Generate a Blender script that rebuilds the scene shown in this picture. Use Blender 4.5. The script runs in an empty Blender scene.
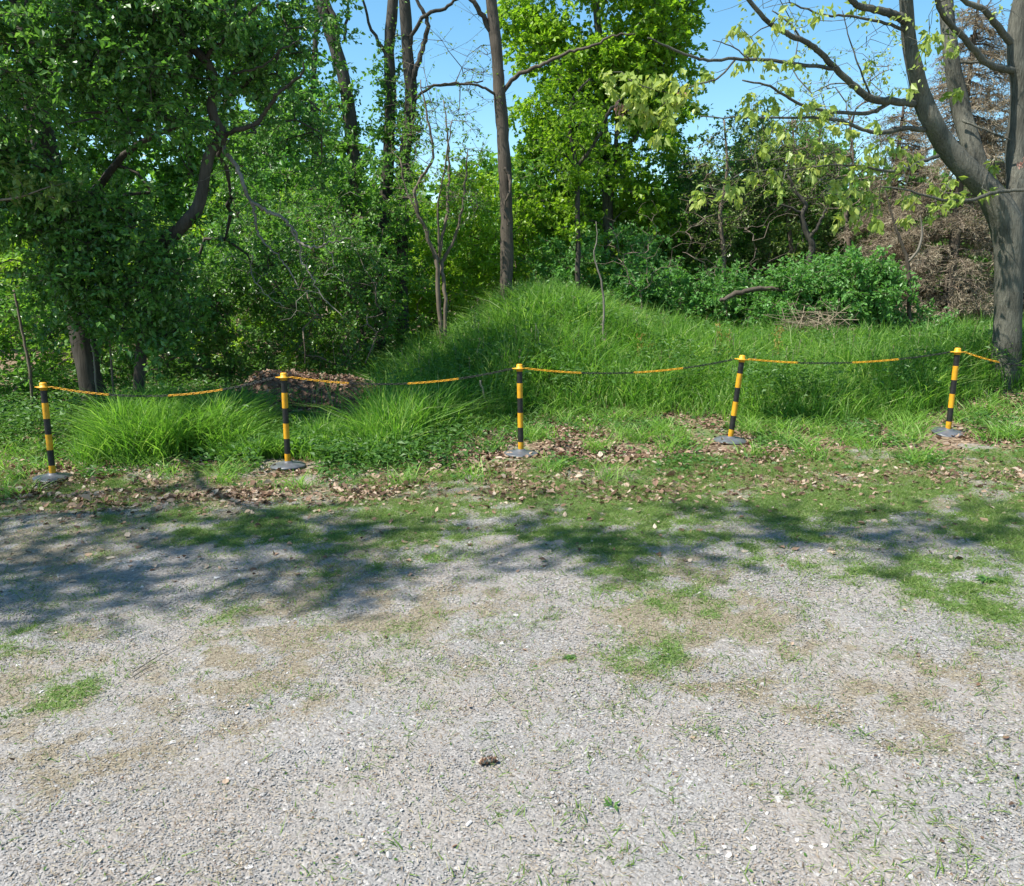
import bpy, math, random
import numpy as np
R = math.radians
rng = np.random.default_rng(7)
random.seed(7)
sc = bpy.context.scene
C = sc.collection

# ------------------------------------------------------------------ camera
F = 800.0; PITCH = R(11.5); CAMZ = 1.65
cam = bpy.data.objects.new('camera', bpy.data.cameras.new('camera')); C.objects.link(cam)
cam.location = (0, 0, CAMZ); cam.rotation_euler = (R(90) - PITCH, 0, 0)
cam.data.sensor_width = 36; cam.data.lens = 36 * F / 1024
cam.data.clip_start = .05; cam.data.clip_end = 2000
sc.camera = cam
# ------------------------------------------------------------------ world, sun, exposure
SUN_EL = 57.0; SUN_AZ = -113.0       # azimuth clockwise from +Y (the viewing direction)
w = bpy.data.worlds.new('World'); sc.world = w; w.use_nodes = True
nt = w.node_tree; nt.nodes.clear()
sky = nt.nodes.new('ShaderNodeTexSky'); sky.sky_type = 'NISHITA'; sky.sun_disc = False
sky.sun_elevation = R(SUN_EL); sky.sun_rotation = R(SUN_AZ); sky.altitude = 0
sky.air_density = 1.0; sky.dust_density = .25; sky.ozone_density = 1.8
bg = nt.nodes.new('ShaderNodeBackground'); bg.inputs['Strength'].default_value = .112
wo = nt.nodes.new('ShaderNodeOutputWorld')
hs_ = nt.nodes.new('ShaderNodeHueSaturation'); hs_.inputs['Saturation'].default_value = 1.22; hs_.inputs['Hue'].default_value = .485
nt.links.new(sky.outputs[0], hs_.inputs['Color']); nt.links.new(hs_.outputs[0], bg.inputs[0]); nt.links.new(bg.outputs[0], wo.inputs[0])
sl = bpy.data.lights.new('sun', 'SUN'); sl.energy = 5.0; sl.angle = R(.53); sl.color = (1, .955, .88)
so = bpy.data.objects.new('sun', sl); C.objects.link(so)
from mathutils import Vector
sd = Vector((math.sin(R(SUN_AZ)) * math.cos(R(SUN_EL)), math.cos(R(SUN_AZ)) * math.cos(R(SUN_EL)), math.sin(R(SUN_EL))))
so.rotation_euler = sd.to_track_quat('Z', 'Y').to_euler(); so.location = (-10, 20, 30)
sc.view_settings.view_transform = 'Standard'; sc.view_settings.look = 'None'
sc.view_settings.gamma = 1; sc.view_settings.use_curve_mapping = False
sc.view_settings.exposure = .97
sc.cycles.max_bounces = 6; sc.cycles.diffuse_bounces = 3; sc.cycles.glossy_bounces = 2
sc.cycles.transmission_bounces = 4; sc.cycles.transparent_max_bounces = 4

# ------------------------------------------------------------------ helpers
def hsh(i, j, seed):
    n = (i.astype(np.int64) * 374761393 + j.astype(np.int64) * 668265263 + seed * 974711) & 0x7fffffff
    n = ((n ^ (n >> 13)) * 1274126177) & 0x7fffffff
    return ((n ^ (n >> 16)) & 0xffff) / 65535.0
def vn(x, y, seed=0):
    x = np.asarray(x, float); y = np.asarray(y, float)
    i = np.floor(x); j = np.floor(y); u = x - i; v = y - j
    u = u * u * (3 - 2 * u); v = v * v * (3 - 2 * v)
    a = hsh(i, j, seed); b = hsh(i + 1, j, seed); c = hsh(i, j + 1, seed); d = hsh(i + 1, j + 1, seed)
    return (a * (1 - u) + b * u) * (1 - v) + (c * (1 - u) + d * u) * v
def fb(x, y, s, seed=0, o=3):
    t = 0; a = 1; n = 0
    for k in range(o):
        t = t + a * vn(np.asarray(x) / s * 2 ** k + 17.3 * k, np.asarray(y) / s * 2 ** k - 9.1 * k, seed + k); n += a; a *= .55
    return t / n
def ss(a, b, x):
    t = np.clip((np.asarray(x, float) - a) / (b - a), 0, 1); return t * t * (3 - 2 * t)
def ground(x, y):
    x = np.asarray(x, float); y = np.asarray(y, float)
    z = .027 * np.clip(x, -9, 9) * ss(-3, 3, y) + .012
    z = z + .25 * ss(8.8, 11.5, y) * ss(-1.6, .6, x)
    z = z + .84 * np.exp(-(((x - .5) / np.where(x > .5, 1.45, 1.6)) ** 2) - ((y - 12.6) / 2.5) ** 2)
    z = z + .08 * np.exp(-(((x - 3.2) / 1.7) ** 2) - ((y - 13) / 2.5) ** 2) + .22 * np.exp(-((x - 6.0) / 1.2) ** 2 - ((y - 9.8) / .9) ** 2)
    z = z + .09 * np.exp(-((x + 4) / 2) ** 2 - ((y - 8.6) / .9) ** 2)
    z = z + (fb(x, y, .9, 3) - .5) * .05 * ss(5.5, 7.5, y) + (fb(x, y, 2.2, 4) - .5) * .03
    return z
def ray(px, py):
    u = (px - 512) / F; v = (443 - py) / F
    return u, math.cos(PITCH) + v * math.sin(PITCH), -math.sin(PITCH) + v * math.cos(PITCH)
def P(px, py, Y):
    u, y, z = ray(px, py); k = Y / y
    return (u * k, Y, CAMZ + z * k)
def G(px, Y):                      # ground point below image column px at distance Y
    x = (px - 512) / F * Y * 1.0
    return (x, Y, float(ground(x, Y)))

class MB:
    def __init__(s): s.v = []; s.l = []; s.t = []; s.r = []; s.m = []; s.n = 0
    def add(s, v, f, rnd=None, mi=0):          # f: (M,k) index array
        v = np.asarray(v, float).reshape(-1, 3); f = np.asarray(f, np.int64)
        s.v.append(v); s.l.append((f + s.n).ravel()); s.t.append(np.full(len(f), f.shape[1]))
        s.r.append(np.full(len(f), .5) if rnd is None else np.broadcast_to(np.asarray(rnd, float), (len(f),)))
        s.m.append(np.full(len(f), mi)); s.n += len(v)
    def build(s, name, mats, parent=None, smooth=False, origin=None):
        me = bpy.data.meshes.new(name)
        v = np.concatenate(s.v); l = np.concatenate(s.l); t = np.concatenate(s.t)
        o = np.array(origin if origin is not None else (parent.location if parent else (0, 0, 0)), float)
        gp = parent
        while gp is not None and gp.parent is not None:
            gp = gp.parent; o = np.array(gp.location, float)
        v = v - o
        me.vertices.add(len(v)); me.vertices.foreach_set('co', v.astype(np.float32).ravel())
        me.loops.add(len(l)); me.loops.foreach_set('vertex_index', l.astype(np.int32))
        me.polygons.add(len(t)); st = np.concatenate([[0], np.cumsum(t)[:-1]])
        me.polygons.foreach_set('loop_start', st.astype(np.int32))
        me.polygons.foreach_set('material_index', np.concatenate(s.m).astype(np.int32))
        me.polygons.foreach_set('use_smooth', np.full(len(t), smooth))
        me.update(calc_edges=True)
        a = me.attributes.new('rnd', 'FLOAT', 'FACE'); a.data.foreach_set('value', np.concatenate(s.r).astype(np.float32))
        for m in (mats if isinstance(mats, (list, tuple)) else [mats]): me.materials.append(m)
        ob = bpy.data.objects.new(name, me); C.objects.link(ob)
        if parent: ob.parent = parent
        elif origin is not None: ob.location = origin
        return ob
    def tube(s, pts, rad, n=8, rnd=None, cap=True, mi=0, rough=0):
        pts = np.asarray(pts, float); rad = np.broadcast_to(np.asarray(rad, float), (len(pts),))
        t = np.gradient(pts, axis=0); t /= np.linalg.norm(t, axis=1)[:, None] + 1e-9
        up = np.array([0, 0, 1.]) if abs(t[0][2]) < .9 else np.array([1., 0, 0])
        u = np.cross(t[0], up); u /= np.linalg.norm(u); V = []
        a = np.arange(n) / n * 2 * math.pi
        for i in range(len(pts)):
            u = u - t[i] * (u @ t[i]); u /= np.linalg.norm(u) + 1e-9; w_ = np.cross(t[i], u)
            rr = rad[i] * (1 + (rough * (vn(np.arange(n) * 1.7 + 3, np.full(n, i * .35), 5) - .5) if rough else 0))
            V.append(pts[i] + (np.cos(a) * rr)[:, None] * u + (np.sin(a) * rr)[:, None] * w_)
        V = np.concatenate(V); k = np.arange(n); k2 = (k + 1) % n
        fs = [np.stack([i * n + k, i * n + k2, (i + 1) * n + k2, (i + 1) * n + k], 1) for i in range(len(pts) - 1)]
        r_ = random.random() if rnd is None else rnd
        s.add(V, np.concatenate(fs), r_, mi)
        if cap:
            b = s.n - len(V)
            for base, order in ((0, -1), ((len(pts) - 1) * n, 1)):
                f = (base + np.arange(n))[::order][None, :]
                s.l.append((f + b).ravel()); s.t.append(np.array([n])); s.r.append(np.array([r_])); s.m.append(np.array([mi]))
def unit(v): return v / (np.linalg.norm(v, axis=-1, keepdims=True) + 1e-9)
def spline(pts, n=6):
    p = np.asarray(pts, float); q = np.vstack([2 * p[0] - p[1], p, 2 * p[-1] - p[-2]]); out = []
    for i in range(1, len(q) - 2):
        for k in range(n):
            t = k / n
            out.append(.5 * ((2 * q[i]) + (-q[i - 1] + q[i + 1]) * t + (2 * q[i - 1] - 5 * q[i] + 4 * q[i + 1] - q[i + 2]) * t * t + (-q[i - 1] + 3 * q[i] - 3 * q[i + 1] + q[i + 2]) * t ** 3))
    out.append(p[-1]); return np.array(out)
def limb(mb, pix, n=8, sub=5, wig=.0, rough=.15):
    """pix rows: px, py, width in px, distance -> tapered limb, returns its centre points"""
    A = np.array([list(P(a, b, d)) + [wd * d / F / 2] for a, b, wd, d in pix])
    S = spline(A, sub)
    if wig:
        S[1:, :3] += rng.normal(0, wig, (len(S) - 1, 3))
    mb.tube(S[:, :3], np.maximum(S[:, 3], .0015), n, rough=rough)
    return S
def leaves(mb, pos, axis, nrm, L, W, rnd, fold=.12, droop=.15):
    axis = unit(axis); side = unit(np.cross(axis, nrm)); nr = np.cross(side, axis)
    L = np.broadcast_to(L, (len(pos),))[:, None]; W = np.broadcast_to(W, (len(pos),))[:, None]
    a = pos; m = pos + axis * L * .45
    b = m + side * W / 2 + nr * W * fold; d = m - side * W / 2 + nr * W * fold; c = pos + axis * L - nr * L * droop
    V = np.stack([a, b, c, d], 1).reshape(-1, 3)
    mb.add(V, np.arange(len(pos) * 4).reshape(-1, 4), rnd)
def prisms(mb, a, b, ra, rb, rnd=None):
    d = unit(b - a); s1 = unit(np.cross(d, np.array([.31, .2, .93]))); s2 = np.cross(d, s1); V = []
    for p, r in ((a, ra), (b, rb)):
        r = np.broadcast_to(r, (len(a),))[:, None]
        for k in range(3):
            V.append(p + r * (s1 * math.cos(k * 2.094) + s2 * math.sin(k * 2.094)))
    V = np.stack(V, 1).reshape(-1, 3); o = (np.arange(len(a)) * 6)[:, None]
    f = np.concatenate([o + np.array([[k, (k + 1) % 3, 3 + (k + 1) % 3, 3 + k]]) for k in range(3)])
    mb.add(V, f, None if rnd is None else np.tile(rnd, 3))
def tag(o, label, cat=None, group=None, kind=None):
    if label: o['label'] = label
    if cat: o['category'] = cat
    if group: o['group'] = group
    if kind: o['kind'] = kind
    return o
def thing(name, label, cat, loc, group=None):
    o = bpy.data.objects.new(name, None); C.objects.link(o); o.location = loc; o.empty_display_size = .2
    return tag(o, label, cat, group)

def grow(skel, targets, r0=.004, step=.3, jit=.04, maxr=.1, expo=.42):
    """skel: (N,3) nodes already standing; returns branch paths reaching every target"""
    sk = np.asarray(skel, float)[:, :3]; T = np.asarray(targets, float)
    order = np.argsort([np.min(np.linalg.norm(sk - t, axis=1)) for t in T])
    cap = len(sk) + len(T) * 40; N = np.zeros((cap, 3)); N[:len(sk)] = sk; n = len(sk); par = -np.ones(cap, int); paths = []
    for ti in order:
        t = T[ti]; dv = t - N[:n]; d = np.linalg.norm(dv, axis=1)
        i = int(np.argmin(d + np.maximum(0, -dv[:, 2]) * .5)); m = min(36, max(1, int(math.ceil(d[i] / step))))
        a = N[i].copy(); idx = [i]; prev = i; L = d[i]
        bow = np.array([0, 0, 1.]) * L * .12 + rng.normal(0, .06, 3) * L
        for k in range(1, m + 1):
            f = k / m; N[n] = a + (t - a) * f + bow * math.sin(math.pi * f) + (rng.normal(0, jit, 3) if k < m else 0)
            par[n] = prev; prev = n; idx.append(n); n += 1
        paths.append(idx)
    load = np.zeros(n)
    for idx in paths: load[idx[-1]] += 1
    for i in range(n - 1, -1, -1):
        if par[i] >= 0: load[par[i]] += load[i]
    rr = np.minimum(r0 * np.maximum(load, .3) ** expo, maxr)
    out = []
    for idx in paths:
        r = rr[idx].copy(); r[0] = min(r[0], r[1] * 1.25); r[-1] *= .6
        out.append((N[idx], r))
    return out
def inball(n, els, gap=.42, gs=.9, seed=1, shell=.0, zmin=-9):
    """points in a union of ellipsoids (cx,cy,cz,rx,ry,rz,weight) with noisy gaps"""
    els = np.array(els, float); w_ = els[:, 6] * els[:, 3] * els[:, 4] * els[:, 5]; w_ /= w_.sum(); out = []
    while sum(len(o) for o in out) < n:
        k = rng.choice(len(els), n * 2, p=w_); v = unit(rng.normal(size=(n * 2, 3))); r = rng.random(n * 2) ** (1 / 3.)
        r = shell + (1 - shell) * r
        v = v * r[:, None]; e = els[k]; p = e[:, :3] + v * e[:, 3:6]
        nz = .5 * fb(p[:, 0] + p[:, 2] * .7, p[:, 2] - p[:, 1] * .3, gs, seed, 2) + .5 * fb(p[:, 1] + 31, p[:, 2] + p[:, 0] * .5, gs, seed + 9, 2)
        keep = (nz > gap) & (p[:, 2] > ground(p[:, 0], p[:, 1]) + .05) & (p[:, 2] > zmin)
        # opening added to the crowns along the sun's path, to light the leaf heap
        tz = (p[:, 2] - .3) / sd.z; hx_ = p[:, 0] - sd.x * tz + 2.47; hy_ = p[:, 1] - sd.y * tz - 9.9
        keep &= ~(((hx_ / 1.15) ** 2 + (hy_ / .75) ** 2 < 1) & (rng.random(len(p)) < .8) & (p[:, 2] > 1))
        out.append(p[keep])
    return np.concatenate(out)[:n]
def foliage(mb, T, K=5, Lv=8, tw=.3, size=.075, aspect=.6, flat=.7, up=1.0, droop=.15, rb=None, tmb=None, hang=.0, sv=.3):
    """K twigs with Lv leaves on each round every clump centre T"""
    n = len(T); d = rng.normal(size=(n, K, 3)); d[..., 2] = d[..., 2] * flat + .1 - hang; d = unit(d); ln = tw * rng.uniform(.55, 1.25, (n, K, 1))
    if tmb is not None:
        a = np.repeat(T[:, None], K, 1).reshape(-1, 3); b = (T[:, None] + d * ln).reshape(-1, 3)
        prisms(tmb, a, b, .0035, .0015)
    f = (rng.uniform(.15, 1.05, (n, K, Lv, 1)))
    pos = T[:, None, None] + d[:, :, None] * ln[:, :, None] * f + rng.normal(0, .018, (n, K, Lv, 3)) - np.array([0, 0, .08]) * f * f * tw
    ax = d[:, :, None] * .6 + rng.normal(0, .7, (n, K, Lv, 3)) + np.array([0, 0, -.15 - hang])
    nr = np.array([0, 0, up]) + rng.normal(0, .55, (n, K, Lv, 3))
    pos = pos.reshape(-1, 3); ax = ax.reshape(-1, 3); nr = nr.reshape(-1, 3); m = len(pos)
    base = np.repeat(rng.uniform(0, 1, n) if rb is None else rb, K * Lv)
    rnd = np.clip(base * .55 + rng.random(m) * .45, 0, 1)
    L = size * rng.uniform(1 - sv, 1 + sv, m)
    leaves(mb, pos, ax, nr, L, L * aspect, rnd, droop=droop)

# ------------------------------------------------------------------ materials
def newmat(name):
    m = bpy.data.materials.new(name); m.use_nodes = True; t = m.node_tree; t.nodes.clear()
    return m, t, t.nodes, t.links
def ramp(N, stops):
    r = N.new('ShaderNodeValToRGB'); e = r.color_ramp.elements
    e[0].position = stops[0][0]; e[0].color = (*stops[0][1], 1)
    e[1].position = stops[-1][0]; e[1].color = (*stops[-1][1], 1)
    for p_, c_ in stops[1:-1]:
        q = e.new(p_); q.color = (*c_, 1)
    return r
def leafmat(name, cols, trans=.4, rough=.42, tcol=None, spec=.4):
    m, t, N, L = newmat(name)
    at = N.new('ShaderNodeAttribute'); at.attribute_name = 'rnd'
    k = len(cols); r = ramp(N, [(i / (k - 1), c) for i, c in enumerate(cols)]); L.new(at.outputs['Fac'], r.inputs[0])
    p = N.new('ShaderNodeBsdfPrincipled'); p.inputs['Roughness'].default_value = rough; p.inputs['Specular IOR Level'].default_value = spec
    L.new(r.outputs[0], p.inputs['Base Color'])
    tr = N.new('ShaderNodeBsdfTranslucent'); mx = N.new('ShaderNodeMixRGB'); mx.blend_type = 'MULTIPLY'; mx.inputs[0].default_value = 1
    L.new(r.outputs[0], mx.inputs[1]); mx.inputs[2].default_value = (*(tcol or (1.25, 1.35, .65)), 1); L.new(mx.outputs[0], tr.inputs[0])
    ms = N.new('ShaderNodeMixShader'); ms.inputs[0].default_value = trans
    L.new(p.outputs[0], ms.inputs[1]); L.new(tr.outputs[0], ms.inputs[2])
    o = N.new('ShaderNodeOutputMaterial'); L.new(ms.outputs[0], o.inputs[0]); return m
def barkmat(name, c1, c2, sc_=14, bump=.5, rough=.85):
    m, t, N, L = newmat(name)
    tc = N.new('ShaderNodeTexCoord'); mp = N.new('ShaderNodeMapping'); mp.inputs['Scale'].default_value = (1, 1, .13); L.new(tc.outputs['Object'], mp.inputs[0])
    n1 = N.new('ShaderNodeTexNoise'); n1.inputs['Scale'].default_value = sc_ * 2.2; n1.inputs['Detail'].default_value = 8; n1.inputs['Roughness'].default_value = .65; L.new(mp.outputs[0], n1.inputs[0])
    n2 = N.new('ShaderNodeTexNoise'); n2.inputs['Scale'].default_value = 3; n2.inputs['Detail'].default_value = 4; L.new(tc.outputs['Object'], n2.inputs[0])
    mm = N.new('ShaderNodeMath'); mm.operation = 'MULTIPLY_ADD'; L.new(n2.outputs[0], mm.inputs[0]); mm.inputs[1].default_value = .5
    hf = N.new('ShaderNodeMath'); hf.operation = 'MULTIPLY'; hf.inputs[1].default_value = .55; L.new(n1.outputs[0], hf.inputs[0]); L.new(hf.outputs[0], mm.inputs[2])
    r = ramp(N, [(.36, c1), (.52, tuple((a + b) / 2 for a, b in zip(c1, c2))), (.66, c2)]); L.new(mm.outputs[0], r.inputs[0])
    p = N.new('ShaderNodeBsdfPrincipled'); p.inputs['Roughness'].default_value = rough; p.inputs['Specular IOR Level'].default_value = .2; L.new(r.outputs[0], p.inputs['Base Color'])
    b = N.new('ShaderNodeBump'); b.inputs['Strength'].default_value = bump; b.inputs['Distance'].default_value = .02; L.new(n1.outputs[0], b.inputs['Height']); L.new(b.outputs[0], p.inputs['Normal'])
    o = N.new('ShaderNodeOutputMaterial'); L.new(p.outputs[0], o.inputs[0]); return m
def plainmat(name, col, rough=.5, spec=.4, var=.15, nscale=30, bump=0, rndramp=None):
    m, t, N, L = newmat(name)
    p = N.new('ShaderNodeBsdfPrincipled'); p.inputs['Roughness'].default_value = rough; p.inputs['Specular IOR Level'].default_value = spec
    if rndramp:
        at = N.new('ShaderNodeAttribute'); at.attribute_name = 'rnd'
        r = ramp(N, [(i / (len(rndramp) - 1), c) for i, c in enumerate(rndramp)]); L.new(at.outputs['Fac'], r.inputs[0]); src = r.outputs[0]
    else:
        tc = N.new('ShaderNodeTexCoord'); n1 = N.new('ShaderNodeTexNoise'); n1.inputs['Scale'].default_value = nscale; n1.inputs['Detail'].default_value = 6; L.new(tc.outputs['Object'], n1.inputs[0])
        r = ramp(N, [(.3, tuple(c * (1 - var) for c in col)), (.7, tuple(min(1, c * (1 + var)) for c in col))]); L.new(n1.outputs[0], r.inputs[0]); src = r.outputs[0]
        if bump:
            b = N.new('ShaderNodeBump'); b.inputs['Strength'].default_value = bump; b.inputs['Distance'].default_value = .01; L.new(n1.outputs[0], b.inputs['Height']); L.new(b.outputs[0], p.inputs['Normal'])
    L.new(src, p.inputs['Base Color'])
    o = N.new('ShaderNodeOutputMaterial'); L.new(p.outputs[0], o.inputs[0]); return m

M = dict(
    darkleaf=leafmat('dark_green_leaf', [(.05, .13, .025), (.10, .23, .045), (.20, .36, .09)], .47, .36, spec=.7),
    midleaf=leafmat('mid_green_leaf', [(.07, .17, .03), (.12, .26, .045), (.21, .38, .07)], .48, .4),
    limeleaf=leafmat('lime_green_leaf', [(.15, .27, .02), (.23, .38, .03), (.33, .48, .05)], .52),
    bushleaf=leafmat('bush_leaf', [(.08, .21, .045), (.12, .28, .065), (.18, .36, .10)], .42),
    paleleaf=leafmat('young_pale_leaf', [(.24, .34, .06), (.34, .44, .10), (.46, .50, .16)], .5, tcol=(1.25, 1.2, .7)),
    olive=leafmat('olive_leaf', [(.11, .18, .045), (.18, .26, .07), (.29, .36, .12)], .48),
    pink=leafmat('pink_seed_cluster', [(.45, .25, .2), (.5, .32, .25)], .4, tcol=(1.2, 1, .9)),
    grass=leafmat('tall_grass', [(.065, .17, .022), (.13, .28, .04), (.23, .40, .075), (.44, .52, .24)], .5, .5, spec=.3),
    turf=leafmat('short_grass', [(.07, .14, .025), (.125, .21, .04), (.20, .29, .07), (.36, .36, .18)], .4, .6),
    weed=leafmat('weed_leaf', [(.045, .12, .025), (.08, .18, .035), (.13, .24, .05)], .4, .5),
    deadleaf=leafmat('dead_leaf', [(.07, .042, .028), (.17, .10, .065), (.27, .175, .12), (.36, .26, .185), (.46, .38, .29)], .12, .7, tcol=(1.1, .8, .5), spec=.2),
    dock=leafmat('rusty_stalk', [(.22, .16, .05), (.32, .24, .07), (.36, .34, .09)], .3, .7, spec=.1),
    straw=leafmat('straw', [(.13, .095, .065), (.25, .20, .14), (.40, .35, .26)], .1, .8, tcol=(1, .9, .6), spec=.1),
    brownneedle=leafmat('dead_needles', [(.16, .125, .08), (.30, .25, .175), (.48, .42, .31)], .25, .8, tcol=(1, .85, .6), spec=.1),
    bark=barkmat('dark_bark', (.028, .024, .018), (.085, .075, .06)),
    bark2=barkmat('brown_bark', (.045, .036, .027), (.12, .098, .075), 20),
    greybark=barkmat('grey_bark', (.04, .039, .03), (.17, .165, .13), 26, 1.3),
    deadwood=barkmat('bleached_wood', (.09, .078, .06), (.26, .23, .19), 20),
    twig=barkmat('twig', (.08, .06, .045), (.2, .16, .12), 20, .1),
    stone=plainmat('stone_chips', (.4, .4, .4), .85, .15, rndramp=[(.155, .15, .148), (.21, .203, .197), (.255, .244, .234), (.295, .28, .265), (.35, .334, .316), (.52, .50, .48)]),
    yellow=plainmat('yellow_plastic', (.60, .29, .012), .5, .4, .22, 18, .15),
    black=plainmat('black_plastic', (.016, .015, .014), .5, .4, .5, 18, .15),
    rubber=plainmat('grey_rubber', (.085, .09, .10), .42, .6, .35, 14),
)

# ------------------------------------------------------------------ cover masks (world space)
def m_grass(x, y):
    x = np.asarray(x, float); y = np.asarray(y, float)
    n = fb(x, y, .8, 21); n2 = fb(x, y, .3, 22, 3); n3 = fb(x * .6, y * 1.5, .5, 27)
    start = 4.75 - .12 * x - 1.1 * (n3 - .5)
    band = ss(-.7, .9, y - start) * (1 - .3 * ss(6.3, 7.2, y)) * (.62 + .33 * ss(-1.5, 2, x))
    lot = ss(.40, .75, n) * ss(1.9, 3.4, y) * (.16 + .34 * ss(-.6, 2.0, x)) + .3 * ss(.5, .72, fb(x, y, .6, 24)) * ss(3.2, 4, y)
    patch = .6 * np.exp(-((x - 2.15) / .55) ** 2 - ((y - 4.15) / .4) ** 2) + .45 * np.exp(-((x + 1.9) / .3) ** 2 - ((y - 3.05) / .3) ** 2)
    track = 1 - .7 * np.exp(-((y - 5.3 - .12 * x) / .3) ** 2) * ss(2.2, 3.4, x)
    return np.clip((band * (.45 + .8 * ss(.33, .62, n)) + lot + patch) * (.35 + 1.0 * ss(.34, .66, n2)) * (.4 + .9 * ss(.35, .65, fb(x, y, .09, 29, 2))) * track, 0, 1)
def m_litter(x, y):
    x = np.asarray(x, float); y = np.asarray(y, float)
    e = (fb(x, y, 1.1, 31) - .5) * 1.0
    a = ss(5.8, 6.4, y + e)
    return np.clip(a * (.25 + 1.1 * ss(.3, .62, fb(x, y, .55, 33))), 0, 1)
def m_straw(x, y):
    x = np.asarray(x, float); y = np.asarray(y, float)
    n = fb(x, y, 1.0, 41); d = .55 * ss(.44, .66, n) * ss(1.6, 2.6, y) + .35 * np.exp(-((x - .2) / .9) ** 2 - ((y - 3.4) / .8) ** 2) + .3 * ss(4, 5.5, y)
    return np.clip(d * (.25 + 1.2 * fb(x, y, .25, 44)) * (.3 + 1.1 * ss(.35, .65, fb(x, y, .11, 46, 2))), 0, 1)

# ------------------------------------------------------------------ ground sheet
def axis_coords(lo, hi, step, far):
    core = np.arange(lo, hi + 1e-6, step); g = [step]; 
    out = []; p_ = hi; s_ = step
    while p_ < far: s_ *= 1.35; p_ += s_; out.append(p_)
    out2 = []; p_ = lo; s_ = step
    while p_ > -far: s_ *= 1.35; p_ -= s_; out2.append(p_)
    return np.concatenate([out2[::-1], core, out])
gx = axis_coords(-8, 9, .05, 500); gy = axis_coords(.8, 16, .05, 500)
X, Y = np.meshgrid(gx, gy); Z = ground(X, Y)
near = ss(16, 12, Y) * ss(0.5, 1.2, Y)
Z = Z + (fb(X, Y, .18, 51, 3) - .5) * .012
nx, ny = len(gx), len(gy)
i, j = np.meshgrid(np.arange(nx - 1), np.arange(ny - 1)); q = (j * nx + i).ravel()
gm = MB(); gm.add(np.stack([X, Y, Z], -1).reshape(-1, 3), np.stack([q, q + 1, q + nx + 1, q + nx], 1))
m, t, N, L = newmat('gravel_and_earth')
tc = N.new('ShaderNodeTexCoord'); OB = tc.outputs['Object']
def noise(scale, det=4, rg=.55):
    n_ = N.new('ShaderNodeTexNoise'); n_.inputs['Scale'].default_value = scale; n_.inputs['Detail'].default_value = det; n_.inputs['Roughness'].default_value = rg; L.new(OB, n_.inputs[0]); return n_
def vor(scale):
    n_ = N.new('ShaderNodeTexVoronoi'); n_.inputs['Scale'].default_value = scale; L.new(OB, n_.inputs[0]); return n_
def mix(a, b, f, mode='MIX'):
    x_ = N.new('ShaderNodeMixRGB'); x_.blend_type = mode
    for s_, k_ in ((f, 0), (a, 1), (b, 2)):
        if hasattr(s_, 'links'): L.new(s_, x_.inputs[k_])
        elif k_ == 0: x_.inputs[0].default_value = s_
        else: x_.inputs[k_].default_value = (*s_, 1)
    return x_.outputs[0]
v1 = vor(95); v2 = vor(210); v3 = vor(40)
def cellramp(v, stops):
    sp = N.new('ShaderNodeSeparateColor'); L.new(v.outputs['Color'], sp.inputs[0]); r_ = ramp(N, stops); L.new(sp.outputs[0], r_.inputs[0]); return r_.outputs[0]
st1 = cellramp(v1, [(0, (.15, .144, .14)), (.35, (.21, .20, .192)), (.7, (.265, .252, .24)), (.92, (.32, .305, .29)), (1, (.44, .42, .40))])
st2 = cellramp(v2, [(0, (.15, .144, .137)), (.5, (.22, .21, .20)), (1, (.31, .296, .28))])
n5 = noise(6, 5); r5 = ramp(N, [(.42, (0, 0, 0)), (.58, (1, 1, 1))]); L.new(n5.outputs[0], r5.inputs[0])
grav = mix(st1, st2, r5.outputs[0])
n6 = noise(1.6, 6, .6); r6 = ramp(N, [(.40, (0, 0, 0)), (.66, (.85, .85, .85))]); L.new(n6.outputs[0], r6.inputs[0])
n7 = noise(60, 4); soil = ramp(N, [(.3, (.18, .155, .135)), (.7, (.31, .275, .24))]); L.new(n7.outputs[0], soil.inputs[0])
grav = mix(grav, soil.outputs[0], r6.outputs[0])
am = N.new('ShaderNodeAttribute'); am.attribute_name = 'cover'; sm = N.new('ShaderNodeSeparateColor'); L.new(am.outputs['Color'], sm.inputs[0])
n8 = noise(45, 5, .7)
def gate(chan, lo, hi):     # cover amount compared with fine noise -> broken edges
    a_ = N.new('ShaderNodeMath'); a_.operation = 'ADD'; L.new(chan, a_.inputs[0]); L.new(n8.outputs[0], a_.inputs[1])
    r_ = ramp(N, [(lo, (0, 0, 0)), (hi, (1, 1, 1))]); L.new(a_.outputs[0], r_.inputs[0]); return r_.outputs[0]
strawc = ramp(N, [(.3, (.12, .098, .07)), (.5, (.20, .172, .125)), (.75, (.30, .265, .205))]); L.new(noise(110, 4, .7).outputs[0], strawc.inputs[0])
greenc = ramp(N, [(.3, (.06, .11, .03)), (.6, (.12, .18, .06)), (.8, (.22, .24, .12))]); L.new(noise(70, 4, .7).outputs[0], greenc.inputs[0])
litc = cellramp(v3, [(0, (.08, .055, .035)), (.4, (.16, .11, .07)), (.75, (.25, .18, .12)), (1, (.36, .28, .2))])
col = mix(grav, strawc.outputs[0], gate(sm.outputs[2], .70, 1.5))
col = mix(col, greenc.outputs[0], gate(sm.outputs[0], .80, 1.5))
col = mix(col, litc, gate(sm.outputs[1], .7, .95))
pb = N.new('ShaderNodeBsdfPrincipled'); pb.inputs['Roughness'].default_value = .92; pb.inputs['Specular IOR Level'].default_value = .12; L.new(col, pb.inputs['Base Color'])
b1 = N.new('ShaderNodeBump'); b1.inputs['Strength'].default_value = .55; b1.inputs['Distance'].default_value = .008; b1.invert = True; L.new(v1.outputs['Distance'], b1.inputs['Height'])
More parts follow.
